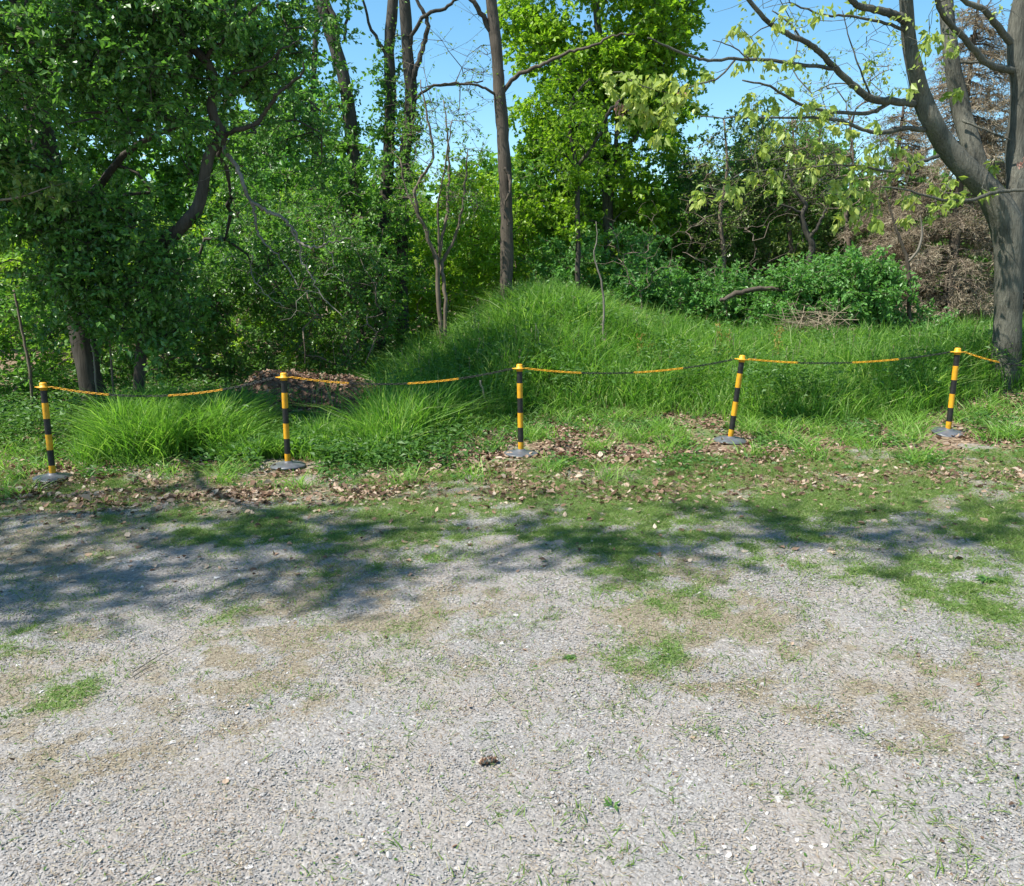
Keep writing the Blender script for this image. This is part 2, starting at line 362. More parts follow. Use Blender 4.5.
b2 = N.new('ShaderNodeBump'); b2.inputs['Strength'].default_value = .5; b2.inputs['Distance'].default_value = .006; L.new(n8.outputs[0], b2.inputs['Height']); L.new(b1.outputs[0], b2.inputs['Normal']); L.new(b2.outputs[0], pb.inputs['Normal'])
o_ = N.new('ShaderNodeOutputMaterial'); L.new(pb.outputs[0], o_.inputs[0]); GROUNDMAT = m
go = gm.build('ground', GROUNDMAT, smooth=True)
cv = go.data.attributes.new('cover', 'FLOAT_COLOR', 'POINT')
cc = np.stack([m_grass(X, Y), m_litter(X, Y), m_straw(X, Y), np.ones_like(X)], -1).astype(np.float32)
woods = ss(8.2, 9.2, Y); cc[..., 1] = np.maximum(cc[..., 1], woods * .8)
cv.data.foreach_set('color', cc.ravel())
tag(go, None, None, None, 'structure')

# ------------------------------------------------------------------ scatter on the ground
def scatter(n, y0, y1, prob=None, yb=0.0, xm=1.2):
    """points on the ground inside the viewed wedge plus a margin; yb>0 favours near ones"""
    out = []; tot = 0
    while tot < n:
        y = y0 + (y1 - y0) * rng.random(n) ** (1 + yb); hw = .66 * y + xm; keep = rng.random(n) < hw / (.66 * y1 + xm)
        if yb: keep |= rng.random(n) < .25
        x = (rng.random(n) * 2 - 1) * hw
        if prob is not None: keep &= rng.random(n) < prob(x, y)
        p = np.stack([x[keep], y[keep]], 1); out.append(p); tot += len(p)
    return np.concatenate(out)[:n]
POSTPIX = [((53, 476), (43, 384)), ((288, 464), (284, 377)), ((521, 452), (519.5, 366)), ((730, 439), (742, 357)), ((948, 431), (958, 348))]
FOOT = []
for (bx, by), _t in POSTPIX:
    u, yy, zz = ray(bx, by); Yd = 7.5
    for _ in range(20): Yd = yy * (float(ground(u / yy * Yd, Yd)) + .03 - CAMZ) / zz
    FOOT.append((u / yy * Yd, Yd))
def clearing(x, y):
    m_ = np.ones_like(x)
    for fx, fy in FOOT:
        dx = x - fx * y / fy; dy = y - fy
        m_ = m_ * np.where((np.abs(dx) < .24) & (dy > -.75) & (dy < .3), 0, 1)
    return m_
def scatter_c(n, y0, y1, prob): return scatter(n, y0, y1, lambda x, y: prob(x, y) * clearing(x, y))
def onground(p, dz=0): return np.column_stack([p, ground(p[:, 0], p[:, 1]) + dz])

OCT = np.array([[1, 0, 0], [0, 1, 0], [-1, 0, 0], [0, -1, 0], [0, 0, 1], [0, 0, -1]], float)
OF = np.array([[0, 1, 4], [1, 2, 4], [2, 3, 4], [3, 0, 4], [1, 0, 5], [2, 1, 5], [3, 2, 5], [0, 3, 5]])
CUB = np.array([[-1, -1, -1], [1, -1, -1], [1, 1, -1], [-1, 1, -1], [-1, -1, 1], [1, -1, 1], [1, 1, 1], [-1, 1, 1]], float) * .75
CF = np.array([[4, 5, 6, 7], [0, 1, 5, 4], [1, 2, 6, 5], [2, 3, 7, 6], [3, 0, 4, 7]])
_g = 1.618; ICO = np.array([[-1, _g, 0], [1, _g, 0], [-1, -_g, 0], [1, -_g, 0], [0, -1, _g], [0, 1, _g], [0, -1, -_g], [0, 1, -_g], [_g, 0, -1], [_g, 0, 1], [-_g, 0, -1], [-_g, 0, 1]]) / 1.9
IFC = np.array([[0, 11, 5], [0, 5, 1], [0, 1, 7], [0, 7, 10], [0, 10, 11], [1, 5, 9], [5, 11, 4], [11, 10, 2], [10, 7, 6], [7, 1, 8], [3, 9, 4], [3, 4, 2], [3, 2, 6], [3, 6, 8], [3, 8, 9], [4, 9, 5], [2, 4, 11], [6, 2, 10], [8, 6, 7], [9, 8, 1]])
def stones(mb, p, size, rnd, V0=OCT, F0=OF, flat=.42, sink=.1):
    n = len(p); v = V0[None] * (1 + rng.normal(0, .22, (n, len(V0), 1))) + rng.normal(0, .12, (n, len(V0), 3))
    v = v * np.stack([rng.uniform(.7, 1.3, n), rng.uniform(.7, 1.1, n), rng.uniform(.5, 1, n) * flat], 1)[:, None] * size[:, None, None]
    a = rng.random(n) * 6.283; ca, sa = np.cos(a)[:, None], np.sin(a)[:, None]
    tl = rng.normal(0, .25, n)[:, None]
    x = v[..., 0] * ca - v[..., 1] * sa; y = v[..., 0] * sa + v[..., 1] * ca; z = v[..., 2] + x * tl
    V = np.stack([x, y, z], -1) + p[:, None]; V[..., 2] += (size * flat * sink)[:, None]
    f = (F0[None] + (np.arange(n) * len(V0))[:, None, None]).reshape(-1, F0.shape[1])
    mb.add(V.reshape(-1, 3), f, np.repeat(rnd, len(F0)))
def openness(x, y): return np.clip(1 - 1.0 * m_grass(x, y) - .5 * m_straw(x, y), .06, 1) * (1 - ss(6.2, 7, y))
def bare(x, y): return openness(x, y) * (.35 + .9 * ss(.35, .6, fb(x, y, .5, 61)))
mb = MB()
p = scatter(125000, 1.5, 4.6, bare, .35); stones(mb, onground(p, .002), rng.uniform(.0016, .0048, len(p)) * (1 + .9 * (rng.random(len(p)) > .93)), np.clip(rng.normal(.42, .2, len(p)), 0, .95))
p = scatter(26000, 3.8, 6.9, bare); stones(mb, onground(p, .003), rng.uniform(.003, .0075, len(p)), np.clip(rng.normal(.45, .2, len(p)), 0, .95))
p = scatter(1500, 1.6, 6.5, bare, .2); stones(mb, onground(p, .001), rng.uniform(.005, .010, len(p)), np.clip(rng.normal(.6, .22, len(p)), 0, 1), ICO, IFC, .55)
p = scatter(25, 1.7, 6.3, bare, .2); stones(mb, onground(p, .0), rng.uniform(.012, .02, len(p)), np.clip(rng.normal(.75, .18, len(p)), 0, 1), ICO, IFC, .5)
tag(mb.build('gravel', M['stone']), 'grey and white loose stone chips strewn over the parking ground', 'gravel', None, 'stuff')

def blades(mb, p, h, wd, lean, rnd, bend=.6, seg=3, dirf=None):
    """p (n,3) roots; strips bending over; seg 1 = triangle, 3 = two quads and a tip"""
    n = len(p); a = rng.random(n) * 6.283 if dirf is None else dirf
    d = np.stack([np.cos(a), np.sin(a), np.zeros(n)], 1); fa = rng.random(n) * 6.283
    s_ = np.stack([np.cos(fa), np.sin(fa), np.zeros(n)], 1); h = np.broadcast_to(h, (n,)); wd = np.broadcast_to(wd, (n,)); lean = np.broadcast_to(lean, (n,))
    def at(t_):
        out = (lean * t_ + bend * lean * t_ ** 3 * 1.6)[:, None] * d * h[:, None]
        up = np.array([0, 0, 1.]) * (h * (t_ - .35 * lean * t_ ** 3))[:, None]
        return p + out + up
    if seg == 1:
        V = np.stack([p - s_ * wd[:, None] / 2, p + s_ * wd[:, None] / 2, at(1.)], 1).reshape(-1, 3)
        mb.add(V, np.arange(3 * n).reshape(-1, 3), rnd); return
    c1, c2, c3 = at(.4), at(.75), at(1.)
    V = np.stack([p - s_ * wd[:, None] * .4, p + s_ * wd[:, None] * .4, c1 + s_ * wd[:, None] / 2, c1 - s_ * wd[:, None] / 2, c2 + s_ * wd[:, None] * .36, c2 - s_ * wd[:, None] * .36, c3], 1).reshape(-1, 3)
    o = (np.arange(n) * 7)[:, None]
    b0 = mb.n
    mb.add(V, np.concatenate([o + [[0, 1, 2, 3]], o + [[3, 2, 4, 5]]]), np.tile(rnd, 2))
    f = o + [[5, 4, 6]]; mb.l.append((f + b0).ravel()); mb.t.append(np.full(n, 3)); mb.r.append(np.asarray(rnd)); mb.m.append(np.zeros(n, int))

# tall grass: bank behind the posts and the clump between the two left posts
def front(x):                                      # where the tall grass begins
    return 8.8 + .3 * np.sin(x * 1.3) + .5 * (fb(x, x * 0, .7, 71) - .5) - 1.5 * ss(-.1, -1.5, x) * ss(-2.9, -2.0, x)
def d_bank(x, y):
    f = front(x); inn = ss(0, .5, y - f)
    left = ss(-2.6, -1.6, x + (fb(x, y, 1, 73) - .5) * .8 + .25 * (11 - y) * (y > 9))
    return heapgap(x, y) * inn * left * (1 - ss(15, 16, y)) * (.35 + .65 * ss(.3, .6, fb(x, y, .5, 74)))
def d_clump(x, y):
    e = np.exp(-((x + 2.95 + (fb(x, y, .7, 78) - .5) * .8) / 1.1) ** 4 - ((y - 8.3 + (fb(x, y, .6, 79) - .5) * .9) / .8) ** 4) * (.3 + 1.4 * ss(.35, .65, fb(x, y, .3, 77))); return np.clip(e * (.4 + fb(x, y, .4, 75)), 0, 1) * heapgap(x, y) * clearing(x, y)
def heapgap(x, y): return 1 - .93 * np.exp(-((x + 2.46 * y / 10) / 1.15) ** 4 - ((y - 9.9) / 1.65) ** 6)
def inbox(n, x0, x1, y0, y1, f, nearbias=0.):
    out = []; t_ = 0
    while t_ < n:
        x = rng.uniform(x0, x1, n); y = y0 + (y1 - y0) * rng.random(n) ** (1 + nearbias); k = rng.random(n) < f(x, y); out.append(np.stack([x[k], y[k]], 1)); t_ += k.sum()
    return np.concatenate(out)[:n]
mb = MB()
p = inbox(135000, -3.2, 11, 7.2, 15.5, d_bank, .5); n = len(p); hn = fb(p[:, 0], p[:, 1], .55, 81)
tuf = fb(p[:, 0], p[:, 1], .22, 85, 2)
edge = ss(0, .9, p[:, 1] - front(p[:, 0]))
low = 1 - .45 * ss(-.17, -.20, p[:, 0] / p[:, 1]) * (p[:, 1] < 9.2)
h = low * (.32 + .42 * hn) * (.45 + .55 * edge) * rng.uniform(.65, 1.2, n) * (.75 + .5 * tuf)
dirf = fb(p[:, 0], p[:, 1], .5, 82) * 12 + rng.normal(0, 1.8, n)
blades(mb, onground(p), h, rng.uniform(.006, .016, n), np.where(rng.random(n) < .65, rng.uniform(.03, .35, n), rng.uniform(.3, 1.0, n)), np.clip(.1 + .6 * fb(p[:, 0], p[:, 1], .5, 83) + rng.normal(0, .28, n), 0, 1), dirf=dirf)
p = inbox(17000, -4.2, -1.4, 7.3, 9.4, d_clump); n = len(p)
blades(mb, onground(p), (.16 + .62 * fb(p[:, 0], p[:, 1], .3, 86)) * rng.uniform(.6, 1.2, n) * (1 - .55 * ss(-3.1, -2.5, p[:, 0])), rng.uniform(.007, .013, n), rng.uniform(.1, .8, n), np.clip(rng.normal(.42, .2, n), 0, 1), dirf=fb(p[:, 0], p[:, 1], .4, 84) * 12 + rng.normal(0, 2., n))
# low tufts running from the bank into the litter
tc_ = scatter_c(270, 6.3, 9.2, lambda x, y: .2 + .8 * ss(6.5, 8.6, y))
p = np.repeat(tc_, 55, 0) + rng.normal(0, .07, (270 * 55, 2)); n = len(p)
blades(mb, onground(p), rng.uniform(.06, .24, n), rng.uniform(.005, .010, n), rng.uniform(.3, 1.0, n), np.clip(rng.normal(.5, .2, n), 0, 1))
tag(mb.build('tall_grass', M['grass']), 'lush tall green grass covering the bank behind the striped posts', 'grass', None, 'stuff')

mb = MB(); p = inbox(380, -1.5, 9, 9.6, 15, lambda x, y: d_bank(x, y), .3); q = onground(p); n = len(p)
tip = q + np.stack([rng.normal(0, .08, n), rng.normal(0, .08, n), rng.uniform(.42, .72, n)], 1); prisms(mb, q, tip, .002, .0015, rng.random(n))
k = 7; pos = (tip[:, None] - (tip - q)[:, None] * rng.uniform(0, .22, (n, k, 1))).reshape(-1, 3); leaves(mb, pos, rng.normal(0, .4, (n * k, 3)) + [0, 0, 1], rng.normal(size=(n * k, 3)), rng.uniform(.02, .05, n * k), .007, rng.random(n * k))
tag(mb.build('seed_heads', M['straw']), 'pale dry seed heads sticking out of the tall grass', 'grass', None, 'stuff')
# short turf of the parking ground
mb = MB()
p = scatter(230000, 1.8, 7.2, lambda x, y: np.clip(m_grass(x, y) ** 1.25 + .012 + .05 * ss(-1.5, 1, x) * ss(.4, .65, fb(x, y, .3, 63, 3)), 0, 1)); n = len(p)
blades(mb, onground(p), rng.uniform(.012, .038, n) * (1 + .5 * ss(5, 7, p[:, 1])), rng.uniform(.003, .006, n), rng.uniform(.3, 1.3, n), np.clip(rng.normal(.42, .25, n), 0, 1), seg=1)
tc_ = scatter(700, 1.9, 4.8, lambda x, y: .05 + m_grass(x, y) + .3 * ss(-.5, 1.5, x))
p = np.repeat(tc_, 16, 0) + rng.normal(0, .03, (700 * 16, 2)); n = len(p)
blades(mb, onground(p), rng.uniform(.008, .03, n), rng.uniform(.0025, .005, n), rng.uniform(.4, 1.3, n), np.clip(rng.normal(.3, .2, n), 0, 1))
tag(mb.build('short_grass', M['turf']), 'thin short grass in patches between the gravel and the fallen leaves', 'grass', None, 'stuff')

# dry straw bits
mb = MB(); p = scatter(130000, 1.6, 6.6, lambda x, y: np.clip(.33 + m_straw(x, y) * 1.1, 0, 1), .2); n = len(p)
a = rng.random(n) * 6.283; ax = np.stack([np.cos(a), np.sin(a), rng.normal(0, .12, n)], 1)
leaves(mb, onground(p, .006), ax, np.array([0, 0, 1.]) + rng.normal(0, .4, (n, 3)), rng.uniform(.006, .032, n), rng.uniform(.0015, .004, n), rng.random(n), droop=0)
tag(mb.build('dry_straw', M['straw']), 'pale dry straw bits littered over the gravel', 'straw', None, 'stuff')

# low green weeds among the litter and along the bank
def ground_leaves(mb, p, z0, z1, s0, s1):
    n = len(p); a = rng.random(n) * 6.283; ax = np.stack([np.cos(a), np.sin(a), rng.uniform(-.1, .9, n)], 1)
    q = onground(p); q[:, 2] += rng.uniform(z0, z1, n); L_ = rng.uniform(s0, s1, n)
    leaves(mb, q, ax, np.array([0, 0, 1.]) + rng.normal(0, .5, (n, 3)), L_, L_ * rng.uniform(.3, .6, n), np.clip(fb(p[:, 0], p[:, 1], .3, 91) * .6 + rng.random(n) * .4, 0, 1), droop=.2)
mb = MB()
wp = lambda x, y: ss(6.1, 7.2, y) * (.10 + .95 * ss(.5, .66, fb(x, y, .5, 92)))
ground_leaves(mb, scatter_c(20000, 6.0, 9.6, wp), .0, .07, .025, .07)
wl = lambda x, y: clearing(x, y) * ss(-2.2, -3.6, x + (fb(x, y, .5, 95) - .5)) * ss(7.6, 8.2, y) * (.4 + .6 * fb(x, y, .4, 94))
p = inbox(32000, -9, -2, 7.2, 11.5, wl, .3); 
ground_leaves(mb, p, .0, .42, .03, .08)
wc = lambda x, y: clearing(x, y) * np.exp(-((x + 1.6) / 1.1) ** 4) * ss(6.7, 7.2, y) * (1 - ss(8.8, 9.6, y)) * (.3 + .7 * fb(x, y, .3, 96))
ground_leaves(mb, inbox(8000, -3, 0, 6.6, 9.8, wc), .0, .2, .03, .09)
ground_leaves(mb, scatter(5000, 1.8, 4.8, lambda x, y: .15 + m_grass(x, y)), .001, .006, .006, .018)
def bankw(x, y): return d_bank(x, y) * (.2 + .8 * ss(.45, .6, fb(x, y, .7, 97)))
p = inbox(30000, -3, 10, 8.8, 14.5, bankw, .3); ground_leaves(mb, p, .22, .58, .03, .08)
p = inbox(26000, -9, 11, 10.5, 20, lambda x, y: heapgap(x, y) * (.25 + .75 * fb(x, y, 1, 98)) * (1 - .7 * d_bank(x, y))); ground_leaves(mb, p, .05, .45, .06, .13)
tag(mb.build('ground_cover', M['weed']), 'leafy green weeds and ground cover along the edge of the woods', 'ground cover', None, 'stuff')

# fallen leaves
def deadleaves(mb, q, s0, s1, tilt=.35, rb=None):
    n = len(q); a = rng.random(n) * 6.283; ax = np.stack([np.cos(a), np.sin(a), rng.normal(0, tilt * .7, n)], 1)
    nr = np.array([0, 0, 1.]) + rng.normal(0, tilt, (n, 3)); axis = unit(ax); side = unit(np.cross(axis, nr)); nr = np.cross(side, axis)
    L_ = rng.uniform(s0, s1, n)[:, None]; W_ = L_ * rng.uniform(.5, .8, n)[:, None]; c = rng.uniform(-.1, .45, n)[:, None]
    A = q; B = q + axis * L_ * .3 + side * W_ * .5 + nr * W_ * c; Cc = q + axis * L_ * .7 + side * W_ * .38 + nr * W_ * c; D = q + axis * L_ + nr * L_ * rng.uniform(-.1, .25, n)[:, None]
    E = q + axis * L_ * .7 - side * W_ * .38 + nr * W_ * c; Fv = q + axis * L_ * .3 - side * W_ * .5 + nr * W_ * c
    V = np.stack([A, B, Cc, D, E, Fv], 1).reshape(-1, 3); o = (np.arange(n) * 6)[:, None]; r = rng.random(n) ** 1.25 if rb is None else rb
    mb.add(V, np.concatenate([o + [[0, 1, 2, 3]], o + [[0, 3, 4, 5]]]), np.tile(r, 2))
def litp(x, y): return np.clip(m_litter(x, y) * (1 - .8 * ss(8.6, 9.4, y) * ss(-1.5, 0, x)), 0, 1) * (.1 + .9 * ss(.38, .62, fb(x, y, .6, 101)))
mb = MB(); p = scatter(38000, 5.7, 9.6, litp); deadleaves(mb, onground(p, .010), .014, .06, .5)
p = scatter(900, 5.8, 9.2, litp); deadleaves(mb, onground(p, .015), .06, .10, .45)
p = scatter(2500, 4.3, 6.4, lambda x, y: .02 + .25 * ss(5.2, 6.3, y)); deadleaves(mb, onground(p, .008), .02, .06)
p = scatter(110, 1.9, 4.6); deadleaves(mb, onground(p, .006), .01, .035)
p = scatter(7000, 1.7, 5.5, lambda x, y: .3 + .7 * ss(.4, .6, fb(x, y, .7, 105))); deadleaves(mb, onground(p, .004), .003, .011)
p = inbox(9000, -9, 9, 10, 18, lambda x, y: 1 - .9 * d_bank(x, y)); deadleaves(mb, onground(p, .012), .05, .12)
tag(mb.build('fallen_leaves', M['deadleaf']), 'brown fallen leaves strewn along the edge between grass and gravel', 'leaves', None, 'stuff')

# ------------------------------------------------------------------ posts and chains
posts = POSTPIX
plabels = ['yellow and black striped post at the left end, in front of the leaning dark trunk',
           'striped post standing beside the brown leaf heap', 'striped post in front of the tall grass at the middle of the chain line',
           'striped post with a tuft of brown leaves at the foot of its base', 'striped post nearest the big grey trunk, its rubber base half tipped up on leaves']
tilts = [(.0, .02), (.0, .0), (.02, .0), (-.05, .02), (.02, .16)]   # base disc tilt
def ring(mb, c, u, v, R_, r_, seg=12, n=5, mi=0):
    a = np.linspace(0, 2 * math.pi, seg, endpoint=False); c = np.asarray(c, float)
    ctr = c + np.outer(np.cos(a) * R_[0], u) + np.outer(np.sin(a) * R_[1], v); w_ = np.cross(u, v)
    rad = unit(np.outer(np.cos(a), u) + np.outer(np.sin(a), v)); b = np.arange(n) / n * 2 * math.pi
    V = (ctr[:, None] + r_ * (np.cos(b)[None, :, None] * rad[:, None] + np.sin(b)[None, :, None] * w_)).reshape(-1, 3)
    i_, j_ = np.meshgrid(np.arange(seg), np.arange(n), indexing='ij'); f = np.stack([i_ * n + j_, i_ * n + (j_ + 1) % n, ((i_ + 1) % seg) * n + (j_ + 1) % n, ((i_ + 1) % seg) * n + j_], -1).reshape(-1, 4)
    mb.add(V, f, None, mi)
def lathe(mb, prof, n=28, mi=0, wav=0):
    prof = np.array(prof, float); a = np.arange(n) / n * 2 * math.pi
    V = np.stack([np.outer(prof[:, 0], np.cos(a)), np.outer(prof[:, 0], np.sin(a)), np.repeat(prof[:, 1][:, None], n, 1)], -1)
    if wav: V[..., 2] += wav * np.sin(2 * a + .6) * (prof[:, 0] / prof[:, 0].max())[:, None]
    k = np.arange(n); f = np.concatenate([np.stack([i_ * n + k, i_ * n + (k + 1) % n, (i_ + 1) * n + (k + 1) % n, (i_ + 1) * n + k], 1) for i_ in range(len(prof) - 1)])
    mb.add(V.reshape(-1, 3), f, None, mi)
b_ = MB(); lathe(b_, [(.0005, .0), (.150, .0), (.160, .006), (.162, .014), (.152, .022), (.11, .033), (.07, .040), (.045, .044), (.040, .055), (.0275, .057)], 36, wav=.004)
pl = MB(); bands = [(.045, .125, 0), (.125, .265, 1), (.265, .405, 0), (.405, .545, 1), (.545, .685, 0), (.685, .80, 1)]
for z0, z1, k in bands: lathe(pl, [(.0265, z0), (.0265, z1)], 20, mi=k)
cp = MB(); lathe(cp, [(.0268, .795), (.031, .797), (.031, .815), (.052, .818), (.052, .826), (.030, .829), (.029, .853), (.024, .862), (.0005, .864)], 20)
hks = []
for s_ in (1, -1): hk = MB(); ring(hk, (s_ * .055, 0, .822), np.array([1., 0, 0]), np.array([0, 1., 0]), (.016, .013), .004, 12, 5); hks.append(hk)
POST = None; tops = []; foots = []
for k, ((bx, by), (tx, ty)) in enumerate(posts):
    u, yy, zz = ray(bx, by); Yd = 7.5
    for _ in range(20): Yd = yy * (float(ground(u / yy * Yd, Yd)) + .03 - CAMZ) / zz
    x0 = u / yy * Yd; z0 = float(ground(x0, Yd)) + .004
    ut, yt, zt = ray(tx, ty); xt = ut / yt * Yd; lean = math.atan2(xt - x0, .86)
    r = thing('striped_post', plabels[k], 'barrier post', (x0, Yd, z0), 'striped posts carrying the plastic chain')
    if k == 0:
        parts = []
        for m_, nm, mat in ((b_, 'base', M['rubber']), (pl, 'pole', [M['yellow'], M['black']]), (cp, 'cap', M['yellow'])):
            ob = m_.build(nm, mat, None, smooth=True); ob.parent = r; parts.append(ob)
        hs = []
        for hk in hks: h_ = hk.build('hook', M['yellow'], None, smooth=True); h_.parent = parts[2]; hs.append(h_)
        POST = r
        cps = parts
    else:
        cps = []
        for ob in parts:
            c_ = ob.copy(); C.objects.link(c_); c_.parent = r; cps.append(c_)
        for h_ in hs: hc = h_.copy(); C.objects.link(hc); hc.parent = cps[2]
    cps[0].rotation_euler = (tilts[k][0], tilts[k][1], k * 1.3)
    fw = [0, .01, -.01, .02, 0][k]
    for ob in cps[1:]: ob.rotation_euler = (fw, lean, 0)
    d_ = np.array([math.sin(lean), 0, math.cos(lean)]); tops.append(np.array([x0, Yd, z0]) + d_ * .822); foots.append((x0, Yd, z0))
tops.append(tops[-1] + np.array([2.0, .35, .0]))
sags = [.12, .10, .085, .07, .16]
clabels = ['yellow and black plastic chain hanging from the leftmost post, passing before the left grass clump', 'plastic chain hanging before the brown leaf heap',
           'plastic chain sagging before the thin bare sapling', 'plastic chain hanging between the two rightmost posts', 'short stretch of yellow chain running right from the last post past the big trunk']
for k in range(5):
    A, B = tops[k] + [.07, 0, 0], tops[k + 1] - [.07, 0, 0]
    r = thing('plastic_chain', clabels[k], 'chain', tuple(A), 'plastic chains strung between the posts'); Ln = np.linalg.norm(B - A)
    nl = int(Ln / .029); cuts = [0, .25, .51, .75, 1.0] if k < 4 else [0, .22, 1.0]
    for s_ in range(len(cuts) - 1):
        cm = MB()
        for q_ in range(nl):
            t_ = (q_ + .5) / nl
            if not (cuts[s_] <= t_ < cuts[s_ + 1]): continue
            c = A + (B - A) * t_; c = c - np.array([0, 0, sags[k] * 4 * t_ * (1 - t_)]); tg = (B - A) / Ln - np.array([0, 0, sags[k] * 4 * (1 - 2 * t_) / Ln]); tg /= np.linalg.norm(tg)
            s1 = np.cross(tg, [0, 0, 1.]); s1 /= np.linalg.norm(s1); s2 = np.cross(tg, s1); v_ = s1 * .8 + s2 * .6 if q_ % 2 else s2 * .8 - s1 * .6
            ring(cm, c, tg, v_, (.0185, .0088), .0034, 10, 5)
        ob = cm.build('chain_links', M['yellow'] if s_ % 2 == 0 else M['black'], r, smooth=True)
        ob['label'] = 'yellow links' if s_ % 2 == 0 else 'black links'

# ------------------------------------------------------------------ trees
def MP(px, py, Yd, rx, ry, rz, wgt=1.): a = P(px, py, Yd); return (*a, rx, ry, rz, wgt)
def make_tree(name, label, cat, base, limbs=(), els=(), n=200, fol=None, leaf='midleaf', bark='bark', group=None, growkw=None, gap=.42, gs=.9, seed=1, shell=0., extra=(), tw=True, trunk_n=12, zmin=-9, thin=(), trunk_limbs=1):
    """limbs: pixel polylines; the first trunk_limbs form the trunk; crown leaves on grown twigs"""
    r = thing(name, label, cat, base, group); skel = []
    if limbs:
        tm = MB(); bm_ = MB(); nb = 0
        for q_, lb in enumerate(limbs):
            S = limb(tm if q_ < trunk_limbs else bm_, lb, trunk_n if q_ < trunk_limbs else 7, wig=.0 if q_ < trunk_limbs else .006, rough=.3 if q_ < trunk_limbs else .2)
            nb += q_ >= trunk_limbs; skel.append(S[:, :3] if q_ else S[len(S) // 4:, :3])
        tm.build('trunk', M[bark], r, smooth=True)
    else:
        bm_ = MB(); nb = 0; skel.append(np.array([base]) + [[0, 0, .05]])
    if thin:
        dm = MB()
        ds = np.concatenate([limb(dm, [(a, b, c * .75, d - .5) for a, b, c, d in lb], 6, wig=.008)[:, :3] for lb in thin])
        tt = ds[rng.integers(0, len(ds), 70)] + rng.normal(0, .22, (70, 3)) * [1, .6, 1]
        for pts, rad in grow(ds, tt, r0=.0022, maxr=.006, jit=.02, step=.12): dm.tube(pts, rad, 4, cap=False)
        dm.build('broken_limb', M['deadwood'], r, smooth=True)
    skel = np.concatenate(skel)
    if els:
        T = inball(n, els, gap, gs, seed, shell, zmin)
        for pts, rad in grow(skel, T, **(growkw or {})): bm_.tube(pts, rad, 5, cap=False); nb += 1
        fm = MB(); kw = dict(fol or {}); foliage(fm, T, tmb=bm_ if tw else None, **kw)
        for T2, kw2 in extra: foliage(fm, T2, tmb=bm_, **kw2)
        fm.build('crown', M[leaf], r)
    if nb: bm_.build('branches' if limbs else 'stems', M[bark], r, smooth=True)
    return r

# the big left tree: leaning trunk, dense dark crown that reaches over the gravel
tb = P(92, 396, 9.6)
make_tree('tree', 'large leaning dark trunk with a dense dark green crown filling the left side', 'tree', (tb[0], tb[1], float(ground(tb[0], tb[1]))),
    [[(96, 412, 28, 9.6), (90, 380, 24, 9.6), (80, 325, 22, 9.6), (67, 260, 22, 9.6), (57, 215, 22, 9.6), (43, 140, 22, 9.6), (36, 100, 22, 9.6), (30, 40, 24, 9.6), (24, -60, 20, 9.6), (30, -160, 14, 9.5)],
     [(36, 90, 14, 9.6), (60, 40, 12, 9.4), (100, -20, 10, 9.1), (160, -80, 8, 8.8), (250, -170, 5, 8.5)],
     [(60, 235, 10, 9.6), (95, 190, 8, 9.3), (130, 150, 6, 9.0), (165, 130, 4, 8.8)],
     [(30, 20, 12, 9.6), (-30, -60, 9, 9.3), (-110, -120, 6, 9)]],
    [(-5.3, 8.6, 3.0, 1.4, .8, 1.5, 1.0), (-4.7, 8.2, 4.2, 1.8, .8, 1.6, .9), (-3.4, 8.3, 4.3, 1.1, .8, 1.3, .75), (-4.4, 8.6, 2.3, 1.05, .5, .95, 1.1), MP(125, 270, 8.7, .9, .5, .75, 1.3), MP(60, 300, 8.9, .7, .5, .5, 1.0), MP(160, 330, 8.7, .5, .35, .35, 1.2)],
    n=520, fol=dict(K=7, Lv=14, tw=.36, size=.066, flat=.7), leaf='darkleaf', growkw=dict(maxr=.05), gap=.44, gs=.8, seed=3)
